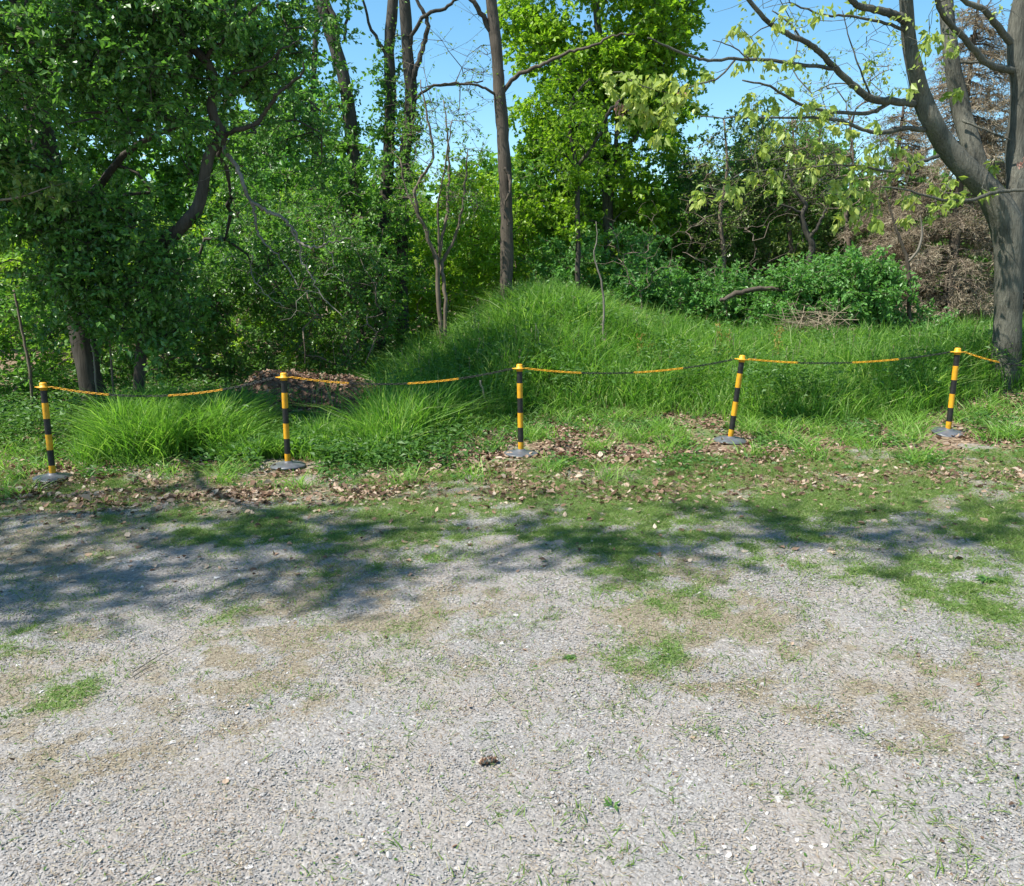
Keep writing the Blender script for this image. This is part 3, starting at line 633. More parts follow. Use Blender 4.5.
# twisted tree with a broken pale limb
q_ = P(140, 392, 9.2)
make_tree('tree', 'twisted crooked tree with a pale broken limb hanging down to the right', 'tree', (q_[0], q_[1], float(ground(q_[0], q_[1]))),
    [[(138, 400, 11, 9.60), (142, 340, 11, 9.60), (150, 280, 14, 9.30), (164, 246, 14, 8.90), (181, 227, 13, 8.65), (199, 205, 11, 8.65), (206, 171, 10, 8.65), (211, 150, 10, 8.65), (222, 137, 10, 8.65), (214, 118, 9, 8.55), (212, 104, 9, 8.55), (217, 88, 9, 8.55), (206, 62, 9, 8.45), (188, 44, 8, 8.45), (176, 22, 8, 8.35), (171, 0, 7, 8.35), (163, -50, 5, 8.25)],
     [(206, 60, 4.5, 8.45), (222, 41, 4, 8.35), (239, 27, 3.5, 8.25), (252, 12, 3, 8.15), (268, -4, 2, 8.05)],
     [(238, 30, 3, 8.25), (234, 12, 2.4, 8.25), (237, -10, 1.5, 8.25)],
     [(222, 138, 4, 8.65), (236, 130, 4.5, 8.55), (253, 126, 4.5, 8.45), (262, 116, 4, 8.45), (270, 105, 3.6, 8.35), (279, 93, 3.2, 8.25), (290, 84, 3, 8.25), (302, 74, 2.5, 8.15), (304, 62, 1.6, 8.15)],
     [(252, 127, 2.5, 8.45), (256, 132, 2, 8.35), (246, 133, 1, 8.35)],
     [(218, 82, 2.6, 8.55), (240, 72, 2.2, 8.45), (262, 66, 2, 8.35), (284, 48, 1.6, 8.25), (304, 38, 1, 8.25)]],
    [(-3.2, 9.5, 3.8, 1.1, 1.0, 1.3, .8), (-2.9, 9.6, 3.0, .9, .7, .7, .7), (-4.0, 11.0, 1.8, 1.4, .7, 1.1, .9), (-2.5, 9.7, 4.6, 1.0, 1, .9, .6)],
    n=230, fol=dict(K=6, Lv=14, tw=.3, size=.06), leaf='darkleaf', growkw=dict(maxr=.03), gap=.44, seed=5,
    thin=[[(222, 146, 6, 9.2), (230, 158, 6, 9.1), (239, 171, 5.5, 9.0), (243, 184, 5, 8.9), (248, 197, 5, 8.9), (257, 206, 4.5, 8.8), (270, 212, 4.5, 8.8), (283, 219, 4.2, 8.7), (290, 226, 4, 8.7), (297, 240, 3.5, 8.7), (309, 247, 3, 8.6), (322, 246, 2.5, 8.6), (336, 241, 1.8, 8.5), (352, 236, 1, 8.5)],
          [(292, 228, 3.4, 8.7), (300, 243, 3, 8.7), (301, 260, 2.4, 8.7), (312, 278, 2, 8.6), (322, 298, 1.7, 8.6), (345, 318, 1, 8.5)],
          [(251, 202, 4.4, 8.9), (256, 220, 3.6, 8.9), (259, 236, 3, 8.9), (272, 250, 2.4, 8.8), (284, 264, 2, 8.8), (300, 288, 1.2, 8.7)],
          [(253, 255, 1.4, 8.9), (251, 270, 1.6, 8.9), (258, 285, 1.6, 8.8), (270, 299, 1.2, 8.8), (285, 306, .8, 8.7)],
          [(322, 246, 1.6, 8.6), (330, 252, 1.3, 8.6), (336, 266, 1, 8.5)], [(300, 244, 1.6, 8.7), (318, 240, 1.2, 8.8), (336, 232, .8, 8.9)]])
# dark understory on the left: each shrub its own crown
def shrub(label, px, Yd, wdt, hgt, n, leaf='bushleaf', size=.06, dep=None, z0=.0, bark='twig', name='shrub', cat='shrub', group=None, gap=.38, K=6, Lv=10, tw=.26, seed=None, stems=5, zc=.5, **kw):
    x, y, z = G(px, Yd); dep = dep or wdt * .8
    els = [(x, y, z + z0 + hgt * zc, wdt / 2, dep / 2, hgt / 2, 1.0)]
    for _ in range(4):
        a = random.random() * 6.28; s_ = random.uniform(.35, .55)
        els.append((x + math.cos(a) * wdt * .28, y + math.sin(a) * dep * .28, z + z0 + hgt * random.uniform(.35, .8), wdt * s_ / 2, dep * s_ / 2, hgt * s_ / 2 * 1.1, .9))
    return make_tree(name, label, cat, (x, y, z), (), els, n=n, fol=dict(K=K, Lv=Lv, tw=tw, size=size, **kw), leaf=leaf, bark=bark, growkw=dict(r0=.003, maxr=.025, jit=.03), gap=gap, gs=.5, seed=seed or random.randint(1, 999), group=group)
GU = 'shrubs of the left understory'
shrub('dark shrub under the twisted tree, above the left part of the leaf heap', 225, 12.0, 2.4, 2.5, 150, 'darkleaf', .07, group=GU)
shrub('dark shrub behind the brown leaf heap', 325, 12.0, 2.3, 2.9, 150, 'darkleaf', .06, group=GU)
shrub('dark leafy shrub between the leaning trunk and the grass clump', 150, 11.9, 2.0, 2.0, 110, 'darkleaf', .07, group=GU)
shrub('leafy green shrub at the left edge beside the first post', 15, 10.6, 2.2, 2.1, 130, 'midleaf', .07, group=GU)
shrub('taller mid green shrub behind the shaded one near the tall twin trunks', 355, 13.4, 2.6, 4.0, 190, 'midleaf', .075, group=GU)
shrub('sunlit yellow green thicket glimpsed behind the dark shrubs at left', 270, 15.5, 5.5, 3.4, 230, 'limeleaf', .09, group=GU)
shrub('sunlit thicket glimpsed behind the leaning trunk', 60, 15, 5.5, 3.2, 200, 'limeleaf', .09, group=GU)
shrub('tall leafy shrub rising behind the pale broken limb', 300, 13.8, 2.6, 5.0, 170, 'midleaf', .075, group=GU)

# three vine-clad trunks left of the middle
def vines(T_pts, n, size=.07, leaf=None):
    S = spline(np.array(T_pts), 10)[:, :3]; k = rng.integers(0, len(S), n); return S[k] + unit(rng.normal(size=(n, 3)) * [1, 1, .6]) * rng.uniform(.1, .3, (n, 1))
def tall(name, label, pix, extra_limbs, vine_range, nv, crown, nc, leaf='midleaf', bark='bark', group='tall bare trunks', cl=None):
    Yd = pix[0][3]; x, y, _ = P(pix[0][0], pix[0][1], Yd); base = (x, y, float(ground(x, y)))
    r = thing(name, label, 'tree', base, group); tm = MB()
    S = limb(tm, pix, 12, wig=.004, rough=.3); tm.build('trunk', M[bark], r, smooth=True)
    bm_ = MB(); sk = [S[-8:, :3]]
    for lb in extra_limbs: sk.append(limb(bm_, lb, 6, wig=.01)[:, :3])
    fm = MB()
    if crown:
        T = inball(nc, crown, .4, .8, random.randint(1, 99))
        for pts, rad in grow(np.concatenate(sk), T, r0=.0045, maxr=.05, jit=.06): bm_.tube(pts, rad, 4, cap=False)
        foliage(fm, T, tmb=bm_, **(cl or dict(K=5, Lv=3, tw=.4, size=.05)))
    bm_.build('branches', M[bark], r, smooth=True)
    if nv:
        i0, i1 = vine_range; V_ = [P(a, b, d) for a, b, w_, d in pix if i0 <= b <= i1]
        T = vines(V_, nv); foliage(fm, T, K=4, Lv=7, tw=.16, size=.075, tmb=None)
        fm.build('leaves', M[leaf], r)
    elif crown: fm.build('crown', M[leaf], r)
    return r
tall('tree', 'tall dark forking trunk, leftmost of the three vine clad trunks', [(366, 400, 12, 14), (362, 300, 12, 14), (358, 220, 12, 14), (352, 140, 12.5, 14), (345, 86, 12.5, 14), (334, 43, 11, 14), (318, -5, 10, 14), (300, -60, 8, 14), (290, -140, 5, 14)],
     [[(338, 50, 6, 14), (335, 20, 5, 13.9), (325, -10, 4, 13.9), (320, -60, 3, 13.8)], [(345, 40, 3, 14), (347, 18, 2.5, 14), (350, -20, 2, 14)], [(352, 120, 4, 14), (338, 105, 3, 13.9), (322, 112, 2.2, 13.8), (308, 98, 1.4, 13.7)]], (60, 320), 60, [(-3.8, 14, 8, 1.6, 1.4, 1.6, 1)], 60)
tall('tree', 'tall vine clad trunk in the middle of the three vine clad trunks', [(378, 400, 12, 14.6), (382, 260, 12, 14.6), (388, 160, 11, 14.6), (391, 102, 10.5, 14.6), (389, 51, 10.5, 14.6), (393, 0, 9.5, 14.6), (398, -60, 7, 14.6), (400, -150, 4, 14.6)],
     [[(390, 60, 4, 14.6), (372, 30, 3, 14.5), (360, -10, 2, 14.4)]], (40, 320), 75, [(-2.4, 14.6, 9, 1.4, 1.4, 1.6, 1)], 50)
tall('tree', 'vine clad trunk with a second crooked stem, nearest the multi stemmed shrub', [(404, 400, 12, 14.2), (402, 260, 12, 14.2), (404, 170, 11, 14.2), (411, 98, 11, 14.2), (407, 47, 11, 14.2), (405, 0, 10, 14.2), (403, -60, 7, 14.2), (410, -150, 4, 14.2)],
     [[(409, 92, 5.5, 14.2), (416, 70, 5, 14.1), (424, 45, 4.5, 14.1), (427, 22, 4, 14), (418, 0, 3, 14), (412, -30, 2, 14)], [(408, 50, 4, 14.2), (422, 18, 3.5, 14), (445, 8, 3, 13.9), (460, -4, 2.2, 13.8)],
      [(410, 105, 3, 14.2), (430, 88, 2.5, 14.1), (458, 84, 2.2, 14), (482, 82, 1.2, 13.9)]], (50, 320), 65, [(-1.2, 14, 8.2, 1.6, 1.4, 1.3, 1), (-1.3, 14, 5.2, 1.0, .8, 1.3, .8)], 110)
# slim straight trunk on the mound
tall('tree', 'slim straight brown trunk standing on top of the grassy mound', [(506, 320, 14, 13), (506, 289, 12.5, 13), (507, 240, 12, 13), (506, 190, 12, 13), (503, 140, 12.5, 13), (500, 95, 11, 13), (497, 51, 10.5, 13), (491, 0, 10, 13), (487, -50, 8, 13), (484, -120, 5, 13)],
     [[(503, 92, 4.5, 13), (518, 75, 4, 12.9), (536, 67, 3.6, 12.8), (554, 59, 3.2, 12.7), (574, 50, 3, 12.6), (592, 46, 2.6, 12.5), (612, 36, 2, 12.4), (636, 33, 1.2, 12.3)], [(497, 50, 6, 13), (488, 25, 5, 13), (476, 5, 4.5, 12.9), (462, -12, 3, 12.9)],
      [(500, 100, 3, 13), (485, 88, 2.5, 12.9), (465, 84, 2, 12.8), (440, 84, 1.5, 12.7), (420, 88, 1, 12.6)], [(504, 168, 3, 12.9), (509, 176, 3, 12.9), (510, 190, 3, 12.85), (505, 205, 2, 12.9), (510, 225, 1.6, 12.88)]],
     (0, 0), 0, [(-.3, 13, 7.6, 1.5, 1.2, 1.1, 1), (-.9, 13, 4.8, .9, .7, .9, .7)], 95, leaf='olive', bark='bark2', cl=dict(K=5, Lv=2, tw=.45, size=.045))

# bright lime maple in the middle
mx_, my_, mz_ = G(606, 17)
make_tree('tree', 'tall bright lime green tree with grey inner branches right of the slim trunk', 'tree', (mx_, my_, mz_),
    [[(612, 300, 11, 17), (608, 220, 10, 17), (606, 160, 9, 17), (602, 100, 8, 17), (600, 50, 7, 17), (596, 0, 6, 17), (596, -70, 4, 17), (598, -150, 2, 17)],
     [(608, 230, 5, 17), (614, 170, 4.5, 16.8), (618, 110, 4, 16.7), (622, 60, 3, 16.6)], [(607, 190, 4, 17), (585, 150, 3.5, 16.7), (570, 110, 3, 16.5), (560, 60, 2, 16.3)], [(606, 170, 4, 17), (640, 130, 3, 16.8), (665, 80, 2, 16.6)]],
    [MP(592, 150, 17, 1.7, 1.4, 1.9), MP(560, 80, 16.8, 1.1, 1.2, 1.6, 1.1), MP(600, 10, 17, 1.9, 1.6, 1.9, 1.1), MP(650, 90, 17, 1.0, 1.1, 1.6, 1.1), MP(645, 190, 17, 1.0, 1.1, 1.5, 1.1), MP(560, 185, 16.6, 1.3, 1.0, 1.2, .9), MP(600, -90, 17, 1.6, 1.6, 1.6, .8), MP(655, 30, 17, .9, 1, 1.3, 1), MP(600, 235, 16.6, 1.8, 1.0, 1.0, .9)],
    n=680, fol=dict(K=7, Lv=13, tw=.4, size=.095, aspect=.75), leaf='limeleaf', bark='greybark', growkw=dict(maxr=.05), gap=.465, gs=.8, seed=9)
# small saplings / shrubs behind mound
tall('sapling', 'forked dark stemmed young tree in front of the lime green crown', [(578, 310, 5, 14.5), (578, 240, 5, 14.5), (577, 180, 4.5, 14.5), (576, 165, 4, 14.5), (570, 130, 3.5, 14.5), (573, 100, 3, 14.5), (590, 78, 1.5, 14.4)],
     [[(576, 168, 4, 14.5), (590, 150, 3.5, 14.4), (602, 130, 3.2, 14.4), (610, 112, 3, 14.3), (625, 95, 2, 14.3)]], (90, 300), 40, [MP(580, 140, 14.5, .8, .7, .9)], 40, leaf='limeleaf', group=None, cl=dict(K=5, Lv=6, tw=.3, size=.08))
GB = 'shrubs behind the grassy bank'
shrub('light green bushes left of the slim trunk, behind the multi stemmed shrub', 455, 16, 3.6, 3.9, 280, 'limeleaf', .09, group=GB)
shrub('light green shrub directly behind the slim trunk', 520, 17.5, 3.2, 4.3, 210, 'midleaf', .09, group=GB)
shrub('mid green shrub below the lime green crown', 600, 15.5, 3.2, 2.2, 210, 'bushleaf', .085, group=GB)
shrub('dark evergreen mass inside and beneath the lime green crown', 640, 18.5, 3.2, 4.8, 260, 'midleaf', .10, group=GB)
shrub('bushy green shrub right of the thin sapling, at the rim of the bank', 672, 14.2, 2.2, 1.7, 170, 'bushleaf', .08, group=GB)
shrub('loose grey green scrub under the patch of open sky', 745, 17.5, 3.8, 5.0, 330, 'olive', .08, group=GB, Lv=8, gap=.4)
shrub('low green bush around the fallen bough', 735, 13.8, 2.0, 1.3, 150, 'bushleaf', .075, group=GB)
shrub('mid green scrub between the open sky and the rounded bush', 800, 18.5, 4, 4.8, 330, 'midleaf', .09, group=GB)
shrub('large rounded fresh green bush left of the dead conifer', 832, 12.8, 2.3, 1.85, 330, 'bushleaf', .07, K=7, Lv=12, group=GB, gap=.3, zc=.45)
shrub('small green bush at the foot of the dead conifer', 905, 12.6, 1.5, .8, 80, 'bushleaf', .06, group=GB)
shrub('dark green scrub at the far right behind the big grey trunk', 1010, 18.5, 5, 3.6, 160, 'midleaf', .1, group=GB)
def bgtree(label, px, Yd, els, n, leaf, size):
    x, y, z = G(px, Yd)
    make_tree('background_tree', label, 'tree', (x, y, z), [[(px, 330, 9, Yd), (px + 3, 220, 8, Yd), (px - 2, 110, 6, Yd), (px + 2, 0, 4, Yd), (px, -80, 2, Yd)]], els, n=n, fol=dict(K=6, Lv=10, tw=.5, size=size, aspect=.7), leaf=leaf, growkw=dict(maxr=.05, jit=.06), gap=.4, gs=1.2, seed=int(px) + 400, group='leafy trees behind the left woods')
bgtree('mid green tree behind the leaning dark trunk at the left edge', 30, 17, [MP(30, 130, 17, 2.4, 1.6, 2.6), MP(90, 60, 17, 2, 1.5, 2), MP(40, 250, 17, 2.4, 1.2, 1.2)], 260, 'midleaf', .13)
bgtree('mid green tree filling the gaps behind the twisted tree', 190, 17.5, [MP(190, 130, 17.5, 2.2, 1.4, 2.6), MP(240, 210, 17.5, 2, 1.2, 1.6), MP(150, 30, 17.5, 2, 1.5, 1.8), MP(230, 30, 17.5, 1.1, 1.1, 1.2)], 280, 'midleaf', .13)
bgtree('light green tree seen between the broken limb and the vine clad trunks', 315, 17, [MP(315, 170, 17, 1.3, 1.2, 1.6), MP(290, 90, 17, .9, .9, 1.2), MP(350, 240, 17, 1.6, 1.1, 1.1)], 150, 'bushleaf', .12)
# bare scrubby trees in front of the open sky
def scrub(label, px, Yd, pyc, rx, rz, n, leaf='olive', Lv=2, **k):
    x, y, z = G(px, Yd); e = P(px, pyc, Yd)
    b = [(px - 3, 320, 5, Yd), (px + 2, 260, 4.5, Yd), (px - 2, 215, 4, Yd), (px + 5, 170, 3, Yd), (px + 2, 120, 1.6, Yd)]
    return make_tree('scrub_tree', label, 'tree', (x, y, z), [b], [(*e, rx, rx * .8, rz, 1)], n=n, fol=dict(K=4, Lv=Lv, tw=.4, size=.06, **k), leaf=leaf, bark='twig', growkw=dict(r0=.005, maxr=.03, jit=.07), gap=.35, seed=random.randint(1, 99), trunk_n=6, group='thin scrubby trees against the sky')
scrub('thin twiggy tree with sparse leaves, leftmost of those against the open sky', 722, 16, 190, .9, 1.2, 90, 'olive', 4)
scrub('thin twiggy tree with a bluish tangle of twigs above the rounded bush', 790, 17, 160, 1.5, 1.3, 120, 'midleaf', 3)
scrub('sparse grey twiggy tree beside the left edge of the dead conifer', 848, 16, 130, 1.3, 1.6, 110, 'olive', 2)
scrub('leafy young tree with olive foliage between the lime crown and open sky', 760, 19, 190, 1.2, 1.0, 110, 'olive', 8)
# crooked dark bare tree between bush and sky
tall('tree', 'crooked dark bare limb rising behind the rounded green bush', [(812, 300, 6, 13.8), (810, 262, 6, 13.8), (812, 245, 6, 13.8), (806, 232, 6, 13.8), (802, 215, 5, 13.8), (806, 205, 4, 13.8), (796, 192, 3, 13.8), (788, 175, 2, 13.8)],
     [[(808, 240, 4, 13.8), (818, 225, 3, 13.7), (826, 210, 2, 13.7)], [(802, 214, 3, 13.8), (785, 206, 2, 13.7), (772, 203, 1, 13.6)]], (0, 0), 0, [MP(800, 170, 13.8, .7, .5, .6)], 24, leaf='olive', group=None, cl=dict(K=4, Lv=2, tw=.3, size=.04))

# multi-stemmed bare shrub
r = thing('bare_shrub', 'multi stemmed nearly bare shrub fanning up left of the slim trunk', 'shrub', G(440, 12.2)); bm_ = MB(); sk = []
for lb in ([(443, 350, 5, 12.2), (438, 300, 5, 12.2), (437, 262, 4.5, 12.2), (428, 240, 4, 12.2), (415, 200, 3.5, 12.1), (420, 180, 3, 12.1), (433, 158, 2.5, 12), (428, 120, 2, 12), (420, 80, 1, 12)],
           [(446, 345, 4, 12.2), (444, 290, 4, 12.2), (442, 262, 4, 12.3), (452, 245, 3, 12.3), (462, 210, 2.6, 12.3), (465, 180, 2, 12.3), (468, 150, 1, 12.3)],
           [(438, 262, 3.4, 12.2), (446, 220, 3, 12.3), (449, 180, 2.4, 12.4), (448, 140, 2, 12.4), (444, 100, 1, 12.4)], [(440, 256, 3, 12.2), (438, 210, 2, 12.1), (446, 160, 1.5, 12), (452, 120, 1, 12)],
           [(436, 262, 3, 12.2), (424, 225, 2, 12), (408, 195, 1.6, 12), (400, 160, 1, 12)]):
    sk.append(limb(bm_, lb, 6, wig=.008)[:, :3])
T = inball(90, [MP(440, 165, 12.2, .75, .6, 1.0)], .3, .5, 4)
for pts, rad in grow(np.concatenate(sk), T, r0=.003, maxr=.012, jit=.03): bm_.tube(pts, rad, 4, cap=False)
fm = MB(); foliage(fm, T, K=4, Lv=3, tw=.25, size=.05, tmb=bm_); bm_.build('stems', M['twig'], r, smooth=True); fm.build('leaves', M['midleaf'], r)
# thin bare saplings and dry stalks
def wand(name, label, pix, mat='twig', group='thin bare stems'):
    x, y, _ = P(*[pix[0][0], pix[0][1], pix[0][3]][:2], pix[0][3]); mb_ = MB(); limb(mb_, pix, 6, wig=.003)
    o = mb_.build(name, M[mat], None, smooth=True, origin=(x, y, float(ground(x, y)))); return tag(o, label, 'stem', group)
wand('sapling', 'thin bare pale sapling standing in the tall grass above the chain', [(605, 385, 3, 10.6), (603, 340, 2.6, 10.6), (604, 305, 2.2, 10.6), (601, 280, 2, 10.6), (594, 255, 1.6, 10.6), (597, 240, 1.1, 10.6), (596, 222, .6, 10.6)], 'deadwood')
wand('dry_stalk', 'pale dry stalk leaning in the grass left of the middle post', [(497, 448, 1.8, 9), (490, 420, 1.8, 9), (484, 395, 2, 9), (480, 380, 2.4, 9)], 'straw')
wand('dry_stalk', 'pale thin stem crossing the leaning dark trunk', [(98, 425, 1.8, 9), (96, 380, 1.8, 9), (92, 345, 1.5, 9), (88, 325, 1, 9)], 'deadwood')
wand('sapling', 'dark thin sapling stem rising at the left edge behind the first post', [(33, 420, 3, 9.8), (30, 370, 3, 9.8), (22, 330, 2.5, 9.8), (14, 290, 2, 9.8)], 'twig')
wand('sapling', 'slender stem at the right side of the leaning dark trunk', [(116, 420, 2, 9.3), (112, 370, 2, 9.3), (108, 320, 1.6, 9.3), (106, 290, 1, 9.3)], 'twig')
wand('sapling', 'slim brown stem rising right of the rounded green bush', [(910, 350, 4, 12.4), (909, 300, 4, 12.4), (908, 265, 3.6, 12.4), (902, 245, 3, 12.4), (893, 220, 2, 12.4), (885, 190, 1.2, 12.4)], 'bark2')
wand('sapling', 'pale curved stem beside the slim brown one near the dead conifer', [(908, 262, 2.6, 12.4), (918, 250, 2.4, 12.3), (922, 232, 2, 12.3), (920, 215, 1, 12.3)], 'deadwood')
for q_, (px, py, top) in enumerate([(640, 385, 335), (652, 380, 345), (718, 372, 325), (726, 372, 332), (776, 360, 328), (625, 392, 352)]):
    Yd = 10.4; x, y, z = G(px, Yd); zt = P(px, top, Yd)[2]; mb_ = MB(); ht = zt - z
    mb_.tube(spline([(x, y, z), (x + .02, y, z + ht * .5), (x + random.uniform(-.05, .05), y, zt)], 4), np.linspace(.006, .003, 9), 5, rnd=.1)
    n = 46; t_ = rng.uniform(.45, 1, n); pos = np.stack([x + rng.normal(0, .03, n), y + rng.normal(0, .03, n), z + ht * t_], 1); leaves(mb_, pos, rng.normal(0, .6, (n, 3)) + [0, 0, .7], rng.normal(size=(n, 3)), rng.uniform(.03, .08, n), rng.uniform(.01, .025, n), rng.uniform(.2, .8, n))
    tag(mb_.build('dock_stalk', M['dock'], None, origin=(x, y, z)), ['rusty stalk just right of the thin bare sapling', 'second rusty stalk from the thin bare sapling', 'yellow brown stalk in the grass left of the second post from the right', 'taller twin stalk beside the second post from the right', 'yellowish weed stalk in the grass below the brush tangle', 'short rusty stalk nearest the thin bare sapling'][q_], 'plant', 'rusty weed stalks in the tall grass')
# fallen bough
mb_ = MB(); limb(mb_, [(720, 301, 3, 12.7), (732, 295, 5, 12.7), (748, 290, 5, 12.7), (768, 289, 4.5, 12.8), (785, 291, 2.5, 12.9)], 8, wig=.008)
x, y, _ = P(752, 290, 13.1); tag(mb_.build('fallen_bough', M['bark2'], None, smooth=True, origin=(x, y, float(ground(x, y)))), 'grey brown fallen bough lying across the green bushes above the grass', 'branch')
# dry brush pile
T = inball(160, [(*P(815, 322, 12), .55, .3, .22, 1)], .2); mb_ = MB(); d_ = unit(rng.normal(size=(160, 3)) * [1, .6, .5]); prisms(mb_, T - d_ * .25, T + d_ * .3, .005, .002)
tag(mb_.build('brush_pile', M['brownneedle'], None), 'small tangle of dry brown twigs at the foot of the rounded green bush', 'brush')

# dead brown conifers
def conifer(label, px, Yd, top, rb, seed, nb=70):
    x, y, z = G(px, Yd); r = thing('dead_conifer', label, 'tree', (x, y, z), 'dead brown conifers behind the big grey trunk'); tm = MB(); bm_ = MB(); fm = MB()
    tm.tube(spline([(x, y, z - .1), (x + .03, y, z + top * .35), (x - .02, y, z + top * .7), (x, y, z + top)], 6), np.linspace(.11, .02, 19), 9, rough=.3); tm.build('trunk', M['bark2'], r, smooth=True)
    for k in range(nb):
        f = (k + random.random()) / nb; zz = z + .25 + f * (top - .35); Lb = rb * (1 - f) ** .7 * random.uniform(.6, 1.1) + .15; a = random.random() * 6.283
        dr = np.array([math.cos(a), math.sin(a), 0]); S = np.array([[x, y, zz] + dr * Lb * t_ + np.array([0, 0, .12 * t_ - .38 * t_ * t_]) * Lb for t_ in np.linspace(0, 1, 7)]); S[1:] += rng.normal(0, .02, (6, 3))
        bm_.tube(S, np.linspace(.016, .004, 7), 4, cap=False)
        m_ = int(38 * Lb); t_ = rng.uniform(.2, 1, m_); base_ = np.stack([np.interp(t_, np.linspace(0, 1, 7), S[:, c]) for c in range(3)], 1)
        sd_ = np.cross(dr, [0, 0, 1.]); d2 = unit(dr * .6 + sd_ * rng.choice([-1, 1], m_)[:, None] * rng.uniform(.5, 1.2, m_)[:, None] + rng.normal(0, .25, (m_, 3)) + [0, 0, -.35]); l2 = rng.uniform(.15, .42, m_)[:, None]; e_ = base_ + d2 * l2
        prisms(bm_, base_, e_, .004, .002)
        nn = 13; tt = rng.random((m_, nn, 1)); q_ = (base_[:, None] + (e_ - base_)[:, None] * tt).reshape(-1, 3); ax = (d2[:, None] * .5 + rng.normal(0, .6, (m_, nn, 3)) + [0, 0, -.2]).reshape(-1, 3)
        leaves(fm, q_, ax, rng.normal(size=q_.shape), rng.uniform(.05, .12, len(q_)), rng.uniform(.006, .014, len(q_)), np.clip(rng.normal(.25 + .4 * random.random(), .2, len(q_)), 0, 1), droop=.1)
    bm_.build('branches', M['twig'], r); fm.build('needles', M['brownneedle'], r)
conifer('broad dead brown conifer just left of the big grey trunk', 940, 14.0, 5.6, 1.5, 1, 150)
conifer('dead brown conifer directly behind the big grey trunk', 1010, 15.2, 6.6, 1.6, 2, 140)
conifer('smaller dead brown conifer at the left edge of the dead stand', 880, 15.6, 4.4, 1.3, 3, 100)

# the big grey tree on the right
bx, by, bz = P(1004, 384, 9.6); bz = float(ground(bx, by))
Dt = 9.6
big = thing('tree', 'big grey barked tree at the right edge with spreading limbs and pale young leaves', 'tree', (bx, by, bz))
tm = MB()
S1 = limb(tm, [(1003, 402, 42, Dt), (1004, 386, 32, Dt), (1006, 365, 27, Dt), (1008, 310, 24.5, Dt), (1009, 260, 26, Dt), (1008, 232, 28, Dt), (1001, 211, 27, Dt), (987, 190, 23, Dt), (963, 166, 20.5, Dt), (945, 145, 18.5, Dt), (932, 121, 17, 9.5), (922, 98, 16.5, 9.5), (915, 70, 14.5, 9.4), (909, 40, 13, 9.4), (906, 0, 12, 9.3), (900, -60, 10, 9.2), (890, -120, 6, 9)], 20, rough=.12)
S2 = limb(tm, [(1006, 240, 18, 9.62), (1000, 212, 18, 9.65), (990, 188, 17.5, 9.75), (978, 165, 17, 9.8), (968, 135, 17, 9.9), (960, 105, 16, 10), (954, 75, 14, 10), (950, 45, 13, 10), (946, 0, 12, 10.1), (946, -60, 9, 10.2), (950, -120, 5, 10.3)], 12)
S3 = limb(tm, [(1011, 265, 18, 9.62), (1014, 215, 19, 9.65), (1017, 185, 18, 9.7), (1016, 150, 18, 9.8), (1019, 110, 16, 9.8), (1020, 80, 16, 9.8), (1016, 55, 16, 9.8), (1018, 20, 15, 9.8), (1024, -20, 12, 9.8), (1030, -100, 7, 9.8)], 12)
tm.build('trunk', M['greybark'], big, smooth=True)
bm_ = MB(); sk = [S1[60:, :3], S2[35:, :3], S3[30:, :3]]
def bl(*pix): sk.append(limb(bm_, pix, 7, wig=.004)[:, :3])
bl((915, 104, 7, 9.5), (893, 101, 7, 9.3), (872, 99, 7, 9.1), (852, 84, 6.5, 9.0), (836, 69, 6, 8.9), (822, 54, 5.5, 8.8), (808, 43, 5, 8.7), (787, 34, 5, 8.6), (768, 21, 4.5, 8.5), (749, 0, 4, 8.4), (735, -30, 3, 8.3))
bl((836, 69, 3.6, 8.9), (804, 65, 3.4, 8.7), (776, 61, 3.2, 8.5), (742, 59, 3, 8.3), (708, 60, 2.8, 8.1), (690, 56, 2.5, 8), (665, 45, 2, 7.9), (648, 38, 1.5, 7.8))
bl((735, 60, 2, 8.3), (718, 78, 1.8, 8.2), (698, 84, 1.6, 8.1), (676, 92, 1.3, 8), (655, 90, 1, 7.9), (628, 80, .9, 7.8))
bl((889, 103, 4, 9.3), (872, 112, 4, 9.2), (845, 113, 3.4, 9), (811, 108, 3, 8.8), (790, 99, 2.6, 8.7), (770, 86, 2.2, 8.6), (742, 80, 1.4, 8.5))
bl((924, 130, 5, 9.5), (905, 128, 4.4, 9.3), (880, 133, 4, 9.1), (858, 128, 3.6, 9), (838, 120, 3, 8.9), (804, 118, 2.4, 8.7), (742, 118, 1.6, 8.4), (700, 116, 1, 8.2))
bl((938, 156, 4, 9.5), (920, 162, 3.6, 9.3), (906, 169, 3.2, 9.2), (886, 171, 2.8, 9.1), (865, 167, 2.2, 9), (838, 165, 1.6, 8.8), (800, 168, 1, 8.6))
bl((1026, 190, 3, 9.2), (1005, 191, 3.6, 9.2), (990, 193, 3.6, 9.1), (972, 200, 3.4, 9), (950, 201, 3, 8.9), (930, 197, 2.4, 8.8), (905, 190, 1.8, 8.7), (880, 186, 1.2, 8.6))
bl((1016, 71, 7, 9.8), (996, 67, 6.5, 9.6), (984, 61, 6, 9.5), (972, 47, 6, 9.4), (958, 32, 5.5, 9.3), (944, 16, 5, 9.2), (937, -2, 4.5, 9.1), (935, -30, 3, 9))
bl((1014, 46, 7, 9.8), (1004, 34, 6.5, 9.7), (995, 23, 6, 9.6), (985, 10, 5.5, 9.5), (964, 0, 4.5, 9.4), (950, -20, 3, 9.3))
bl((905, 20, 9, 9.3), (892, 14, 7.5, 9.2), (875, 9, 6.5, 9.1), (858, 6, 6, 9), (848, -6, 5, 8.9), (835, -40, 3, 8.8))
